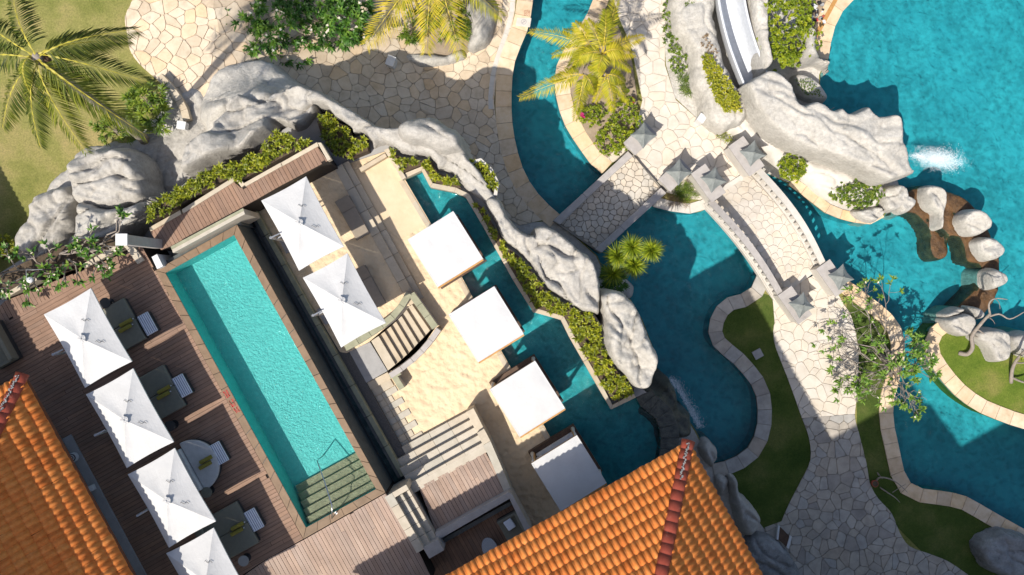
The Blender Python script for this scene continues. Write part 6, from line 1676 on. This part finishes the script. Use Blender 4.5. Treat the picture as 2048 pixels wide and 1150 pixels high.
tb2 = blk("timber_edge", [(1678, -20), (1686, -20), (1636, 74), (1629, 68)], 0, .12, M['wood']); tag(tb2, "long brown timber edge strip along the big pool coping", "edging")
# mooring of gnarled roots etc. left out of the water; splash of the waterfall and foam of the weir
def droplets(name, label, n, fn, smin, smax, seed):
    r_ = np.random.RandomState(seed); mb = MB()
    o6 = [(1, 0, 0), (0, 1, 0), (-1, 0, 0), (0, -1, 0), (0, 0, .5), (0, 0, -.5)]; f8 = [(0, 1, 4), (1, 2, 4), (2, 3, 4), (3, 0, 4), (1, 0, 5), (2, 1, 5), (3, 2, 5), (0, 3, 5)]
    for k in range(n):
        x, y, z = fn(r_); s = r_.uniform(smin, smax); a_ = r_.random_sample() * 3
        mb.add([(x + s * (p[0] * math.cos(a_) - p[1] * math.sin(a_)), y + s * (p[0] * math.sin(a_) + p[1] * math.cos(a_)), z + s * p[2]) for p in o6], f8)
    return tag(mb.build(name, M['foam']), label, "water spray", None, "stuff")
def splash(r_):
    t = r_.beta(1.1, 1.5); c0 = P(1826, 311, 0); c1 = P(1922, 322, 0)
    p = c0.lerp(c1, t); w = .08 + .62 * t
    return (p.x + r_.normal(0, .15), p.y + r_.normal(0, w * .45), -.12 + abs(r_.normal(0, .10)) + .35 * max(0, .5 - t))
droplets("waterfall_splash", "white waterfall splash where the rock ledge pours into the big pool", 3500, splash, .003, .012, 1)
# foam lying on the water round the falling jet: broken white film
m, nt, b = newmat("foam_film")
tc = nt.nodes.new("ShaderNodeTexCoord"); gr = nt.nodes.new("ShaderNodeTexGradient"); gr.gradient_type = 'SPHERICAL'
nt.links.new(tc.outputs["Object"], gr.inputs[0])
nn1 = tnoise(nt, 3.5, 9, .72, None, 1.5); mu = nt.nodes.new("ShaderNodeMath"); mu.operation = 'MULTIPLY_ADD'
nt.links.new(nn1.outputs[0], mu.inputs[0]); mu.inputs[1].default_value = 1.7; nt.links.new(gr.outputs[0], mu.inputs[2])
sc_ = nt.nodes.new('ShaderNodeMath'); sc_.operation = 'MULTIPLY'; sc_.inputs[1].default_value = .5; nt.links.new(mu.outputs[0], sc_.inputs[0])
rr_ = ramp(nt, [(.50, (0, 0, 0)), (.95, (.75, .75, .75))]); nt.links.new(sc_.outputs[0], rr_.inputs[0])
nt.links.new(rr_.outputs[0], b.inputs["Alpha"]); b.inputs["Base Color"].default_value = (.8, .86, .88, 1); b.inputs["Roughness"].default_value = .7
fo = sheet("foam_film", [(math.cos(t), math.sin(t)) for t in np.linspace(0, 2 * PI, 40)[:-1]], m, 0)
q = P(1878, 318, -.12); fo.location = (q.x, q.y, -.125); fo.scale = (1.7, .72, 1); fo.rotation_euler = (0, 0, -.15); tag(fo, "thin white foam spreading on the big pool below the waterfall jet", "foam", None, "stuff")
def weirfoam(r_):
    pts = [(1338, 757), (1358, 785), (1378, 820), (1395, 855)]; k = r_.randint(3); t = r_.random_sample()
    q = P(pts[k][0] + (pts[k + 1][0] - pts[k][0]) * t + abs(r_.normal(0, 8)), r_.normal(0, 3) + pts[k][1] + (pts[k + 1][1] - pts[k][1]) * t, 0)
    return (q.x, q.y, -.13 + abs(r_.normal(0, .03)))
droplets("weir_foam", "fine foam line along the lagoon side of the weir", 2500, weirfoam, .004, .016, 2)
level(0)
for o, g_ in MOVED:
    if o.parent is None: o.location.z -= g_
